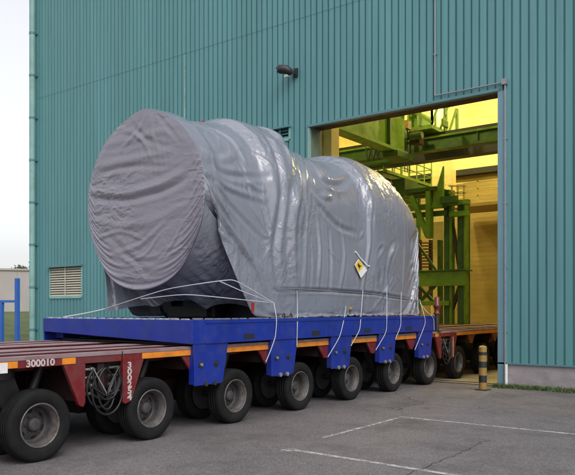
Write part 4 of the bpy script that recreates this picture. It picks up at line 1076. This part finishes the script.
for uv, wd, am in [([(90, 190), (123, 193), (160, 184), (188, 168)], .06, .034), ([(92, 198), (123, 201), (160, 192), (186, 180)], .05, -.03),
    ([(98, 166), (138, 158), (170, 152)], .05, .022), ([(97, 174), (130, 167), (165, 166)], .04, -.020), ([(120, 128), (140, 138), (152, 160)], .035, .018), ([(128, 120), (148, 140), (170, 146)], .04, -.018),
    ([(100, 145), (130, 140), (160, 132), (182, 140)], .05, .016), ([(92, 220), (120, 226), (150, 222), (185, 205)], .06, .016), ([(95, 240), (120, 232), (145, 240)], .03, .014), ([(110, 255), (140, 245), (165, 222)], .035, .018),
    ([(118, 250), (140, 262), (165, 256), (182, 232)], .04, -.016), ([(125, 262), (145, 255), (160, 235)], .025, .014), ([(160, 260), (172, 245), (182, 225)], .025, .016), ([(104, 232), (124, 250), (150, 276)], .05, -.014),
    ([(150, 112), (152, 135), (158, 150)], .04, .018), ([(146, 112), (138, 130), (120, 150)], .035, .016), ([(156, 112), (168, 128), (180, 142)], .035, -.016)]:
    add_fold(D, dd, [dpt(*q) for q in uv], wd, am)
rD = np.sqrt(D[..., 0] ** 2 + (D[..., 2] - ZC) ** 2)
D = D + ND * (dd * .55 * np.clip((RD + .02 - rD) / .12, 0, 1))[..., None]
grid_obj('end_sheet', D, M['tarp_end'], cg, LO)
# rolled rim where the two sheets meet
# loose curtain hanging under the flange
nA, nB = 240, 46
K = np.zeros((nA, nB, 3)); al = np.linspace(math.radians(188), math.radians(352), nA)
hem = smooth_noise((nA, 1), (9, 1), rg)[:, 0]
for i, a_ in enumerate(al):
    q = i / (nA - 1)
    top = np.array([RD * math.cos(a_), YD + .02, ZC + RD * math.sin(a_)])
    bx = lerp(-1.0, 1.26, q); by = 7.62 + .62 * min(1, q / .12) + 1.1 * max(0, (q - .4) / .6) ** 1.3; bz = lerp(1.68, 1.74, q) + .13 * math.sin(math.pi * min(1, q * 1.15)) + .035 * hem[i] - .10 * math.exp(-((q - .62) / .035) ** 2)
    bot = np.array([bx, by, bz])
    t = np.linspace(0, 1, nB)[:, None]; K[i] = top * (1 - t) + bot * t
    amp = .05 * np.sin(math.pi * np.linspace(0, 1, nB)) + .03 * np.linspace(0, 1, nB)
    K[i, :, 1] += .10 * np.sin(math.pi * np.linspace(0, 1, nB)) + .6 * amp * (math.sin(i * .23 + 2 * math.sin(i * .05)) + .5 * math.sin(i * .51 + 1))
    K[i, :, 2] += -.03 * np.sin(math.pi * np.linspace(0, 1, nB))
grid_obj('lower_curtain', K, M['tarp'], cg, LO)
# hidden drum inside, so nothing shows through gaps
mb = MB(); mb.lathe_x([(.01, 0), (.9, 0), (.9, 5.6), (.01, 5.6)], 40)
mb.v = [(XC + y, 8.6 + x, ZC + z) for x, y, z in mb.v]; mb.build('drum', M['ground_dark'], cg)

# sticker and tape on the tarpaulin, following its surface
def tarp_point(u, v):
    """nearest tarp vertex whose sight line passes (u, v)"""
    W = BODY + np.array([XC, 0, 0]); W = W[:NI]
    Rr = W[..., 0] * .8009 + W[..., 1] * .5988; Ff = -W[..., 0] * .5988 + W[..., 1] * .8009
    U = 287.5 + 700 * Rr / Ff; V = 309 - 700 * (W[..., 2] - EYE) / Ff
    d = (U - u) ** 2 + (V - v) ** 2 + np.where(W[..., 0] > XC, 0, 1e6)
    i = np.unravel_index(np.argmin(d), d.shape); return Vector(W[i])
def patch(name, corners, m_, offs, thick=.002):
    c_ = [tarp_point(*p) for p in corners]; nn = (c_[1] - c_[0]).cross(c_[-1] - c_[0]).normalized()
    if nn.x < 0: nn = -nn
    mx_ = max((p - c_[0]).dot(nn) for p in c_); sh = nn * (offs + max(0, mx_) * .5)
    mb = MB(); k = len(c_); mb.add([p + sh for p in c_] + [p + sh - nn * thick for p in c_], [tuple(range(k)), tuple(range(k, 2 * k))[::-1]] + [(i, (i + 1) % k, (i + 1) % k + k, i + k) for i in range(k)])
    return mb.build(name, m_, cg)
M['label_yellow'] = mat('label_yellow', (.75, .48, .05), .5)
_c = [tarp_point(*p) for p in ((353.5, 265.5), (359.5, 278.5), (366, 271), (356.5, 259.5))]
_o = sum(_c, Vector()) / 4; _n = (_c[2] - _c[0]).cross(_c[3] - _c[1]).normalized(); _n = -_n if _n.x < 0 else _n
_lift = max((q - _o).dot(_n) for q in _c) + .035
_c = [q - _n * (q - _o).dot(_n) for q in _c]
def decal(name, st, m_, lift):
    pts = [(_c[0] * (1 - a) + _c[3] * a) * (1 - b) + (_c[1] * (1 - a) + _c[2] * a) * b + _n * (_lift + lift) for a, b in st]
    k = len(pts); mb = MB(); mb.add(pts + [p - _n * .002 for p in pts], [tuple(range(k)), tuple(range(k, 2 * k))[::-1]] + [(i, (i + 1) % k, (i + 1) % k + k, i + k) for i in range(k)]); return mb.build(name, m_, cg)
decal('label_sticker', [(0, 0), (1, 0), (1, 1), (0, 1)], M['white_paint'], 0)
decal('warning_sign', [(.06, .05), (.94, .05), (.94, .60), (.06, .60)], M['label_yellow'], .003)
decal('warning_symbol', [(.35, .18), (.62, .14), (.58, .30), (.72, .46), (.44, .42), (.30, .50)], M['black_paint'], .006)
def surf_line(name, uv, m_, r=.012, offs=.02, parent=cg, n=10):
    pts = []
    for (a, b) in zip(uv[:-1], uv[1:]):
        for k in range(n): t = k / n; p = tarp_point(lerp(a[0], b[0], t), lerp(a[1], b[1], t)); pts.append(p + Vector((offs, -offs * .4, 0)))
    pts.append(tarp_point(*uv[-1]) + Vector((offs, -offs * .4, 0)))
    pts = [pts[0]] + [(pts[i - 1] + pts[i] * 2 + pts[i + 1]) / 4 for i in range(1, len(pts) - 1)] + [pts[-1]]
    mb = MB(); mb.tube(pts, r, 6); return mb.build(name, m_, parent)
surf_line('tape_strip', [(355.5, 251), (359, 258), (364, 263), (369, 267)], M['white_paint'], .018, .012, n=3)

# ------------------------------------------------------------------ ropes
G = 'white ropes lashing the tarpaulin to the blue frame'
def rope(label, pts, r=.0078, m_='rope', name='lashing_rope'):
    pts = [Vector(p) for p in pts]; fine = []
    for i in range(len(pts) - 1):
        for k in range(6): fine.append(pts[i].lerp(pts[i + 1], k / 6))
    fine.append(pts[-1])
    for _ in range(3): fine = [fine[0]] + [(fine[i - 1] + fine[i] * 2 + fine[i + 1]) / 4 for i in range(1, len(fine) - 1)] + [fine[-1]]
    mb = MB(); mb.tube(fine, r, 6); o = mb.build(name, M[m_]); return tag(o, label, 'rope', G)
XF = -6.725
def T(u, v): p = tarp_point(u, v); return p + Vector((.03, -.01, 0))
def Fp(u, v, x=XF): return atx(u, v, x)
kn = atx(274, 303, -6.88)
rope('white rope over the frame side just left of the second bracket', [kn, Fp(277, 319), Fp(275.6, 337), Fp(271, 350), Fp(266, 362)])
rope('white rope hanging straight from the skirt over the second bracket right edge', [T(295.5, 290), T(296, 304), Fp(297.6, 320), Fp(297, 346)])
rope('white rope slanting down left onto the top of the third bracket left edge', [T(345, 306), Fp(344, 320), Fp(340, 337), Fp(328, 357)])
rope('white rope slanting to the third bracket right edge', [T(362.5, 290), Fp(360.8, 320), Fp(360, 330), Fp(351, 346)])
rope('white rope slanting onto the fourth bracket left edge', [T(386.4, 290), Fp(387, 316), Fp(386.7, 332), Fp(376, 350)])
rope('white rope on the fourth bracket right edge', [T(400.6, 292), Fp(401, 314), Fp(401, 326), Fp(395.6, 339)])
rope('white rope slanting onto the rearmost bracket', [T(420, 300), Fp(424, 314), Fp(426, 323), Fp(415, 350)])
rope('white rope loop over the rear corner of the blue frame', [T(420, 303), Fp(427, 312), Fp(434, 318), Fp(434.3, 330)])
rope('white rope running low under the round end to the knot, lowest of the bundle', [at(141, 299, 7.42), at(185, 294, 7.45), atx(226, 298, -7.03), kn])
rope('white rope slanting from the dark underside to the knot, middle one of three', [atx(219, 281, -7.10), atx(245, 292.5, -6.93), kn])
rope('white rope stretched from the lower left tarp corner under the round end', [(XC - .98, 7.56, 1.70), at(135, 299, 7.42), at(167, 289, 7.43), at(198, 284, 7.48), atx(219, 281, -7.10), atx(234, 279.5, -7.0), atx(254, 291, -6.90), kn])
rope('white strap from the lower left tarp corner down to the frame deck', [(XC - .98, 7.56, 1.70), (XC - 1.25, 7.4, 1.63), (XC - 1.55, 7.15, 1.562)], .014)
rope('dark girth rope round the bottom of the grey skirt', [T(276, 289), T(296, 289.5), T(320, 290.5), T(346, 291.5), T(370, 294), T(395, 297.5), T(418, 301)], .010, 'ropedark', 'girth_rope')
# red ribbon and small bits
p = atx(252, 312, -6.86)
mb = MB(); mb.add([(p.x, p.y, 1.64), (p.x, p.y + .05, 1.64), (p.x + .01, p.y + .06, 1.80), (p.x + .01, p.y - .02, 1.80), (p.x - .01, p.y, 1.64), (p.x - .01, p.y + .05, 1.64), (p.x, p.y + .06, 1.80), (p.x, p.y - .02, 1.80)],
   [(0, 1, 2, 3), (7, 6, 5, 4), (0, 4, 5, 1), (1, 5, 6, 2), (2, 6, 7, 3), (3, 7, 4, 0)])
tag(mb.build('ribbon', M['redcloth']), 'short red ribbon tied at the knot of ropes on the frame edge', 'ribbon')
def rag(u, v, label):
    q = tarp_point(u, v); mb = MB(); vs = []
    for a in range(7):
        for b in range(7):
            vs.append((q.x + (a - 3) * .013, q.y + (b - 3) * .013, q.z + .02 + .025 * math.sin(a * 1.3) * math.cos(b * 1.1) - .004 * ((a - 3) ** 2 + (b - 3) ** 2)))
    mb.add(vs, [(a * 7 + b, a * 7 + b + 1, (a + 1) * 7 + b + 1, (a + 1) * 7 + b) for a in range(6) for b in range(6)], 0, True)
    o = mb.build('rag', M['redcloth']); s_ = o.modifiers.new('t', 'SOLIDIFY'); s_.thickness = .008; tag(o, label, 'rag')
rag(203, 120, 'small red rag on top of the tarpaulin near the round end')
rag(394, 180, 'small red rag on the far shoulder of the tarpaulin')
p = tarp_point(350, 309); mb = MB(); mb.tube([p + Vector((-.02, 0, 0)), p + Vector((.03, -.0, 0)), p + Vector((.05, 0, 0))], [.035, .04, .02], 10); mb.build('toggle', M['yellow'], cg)
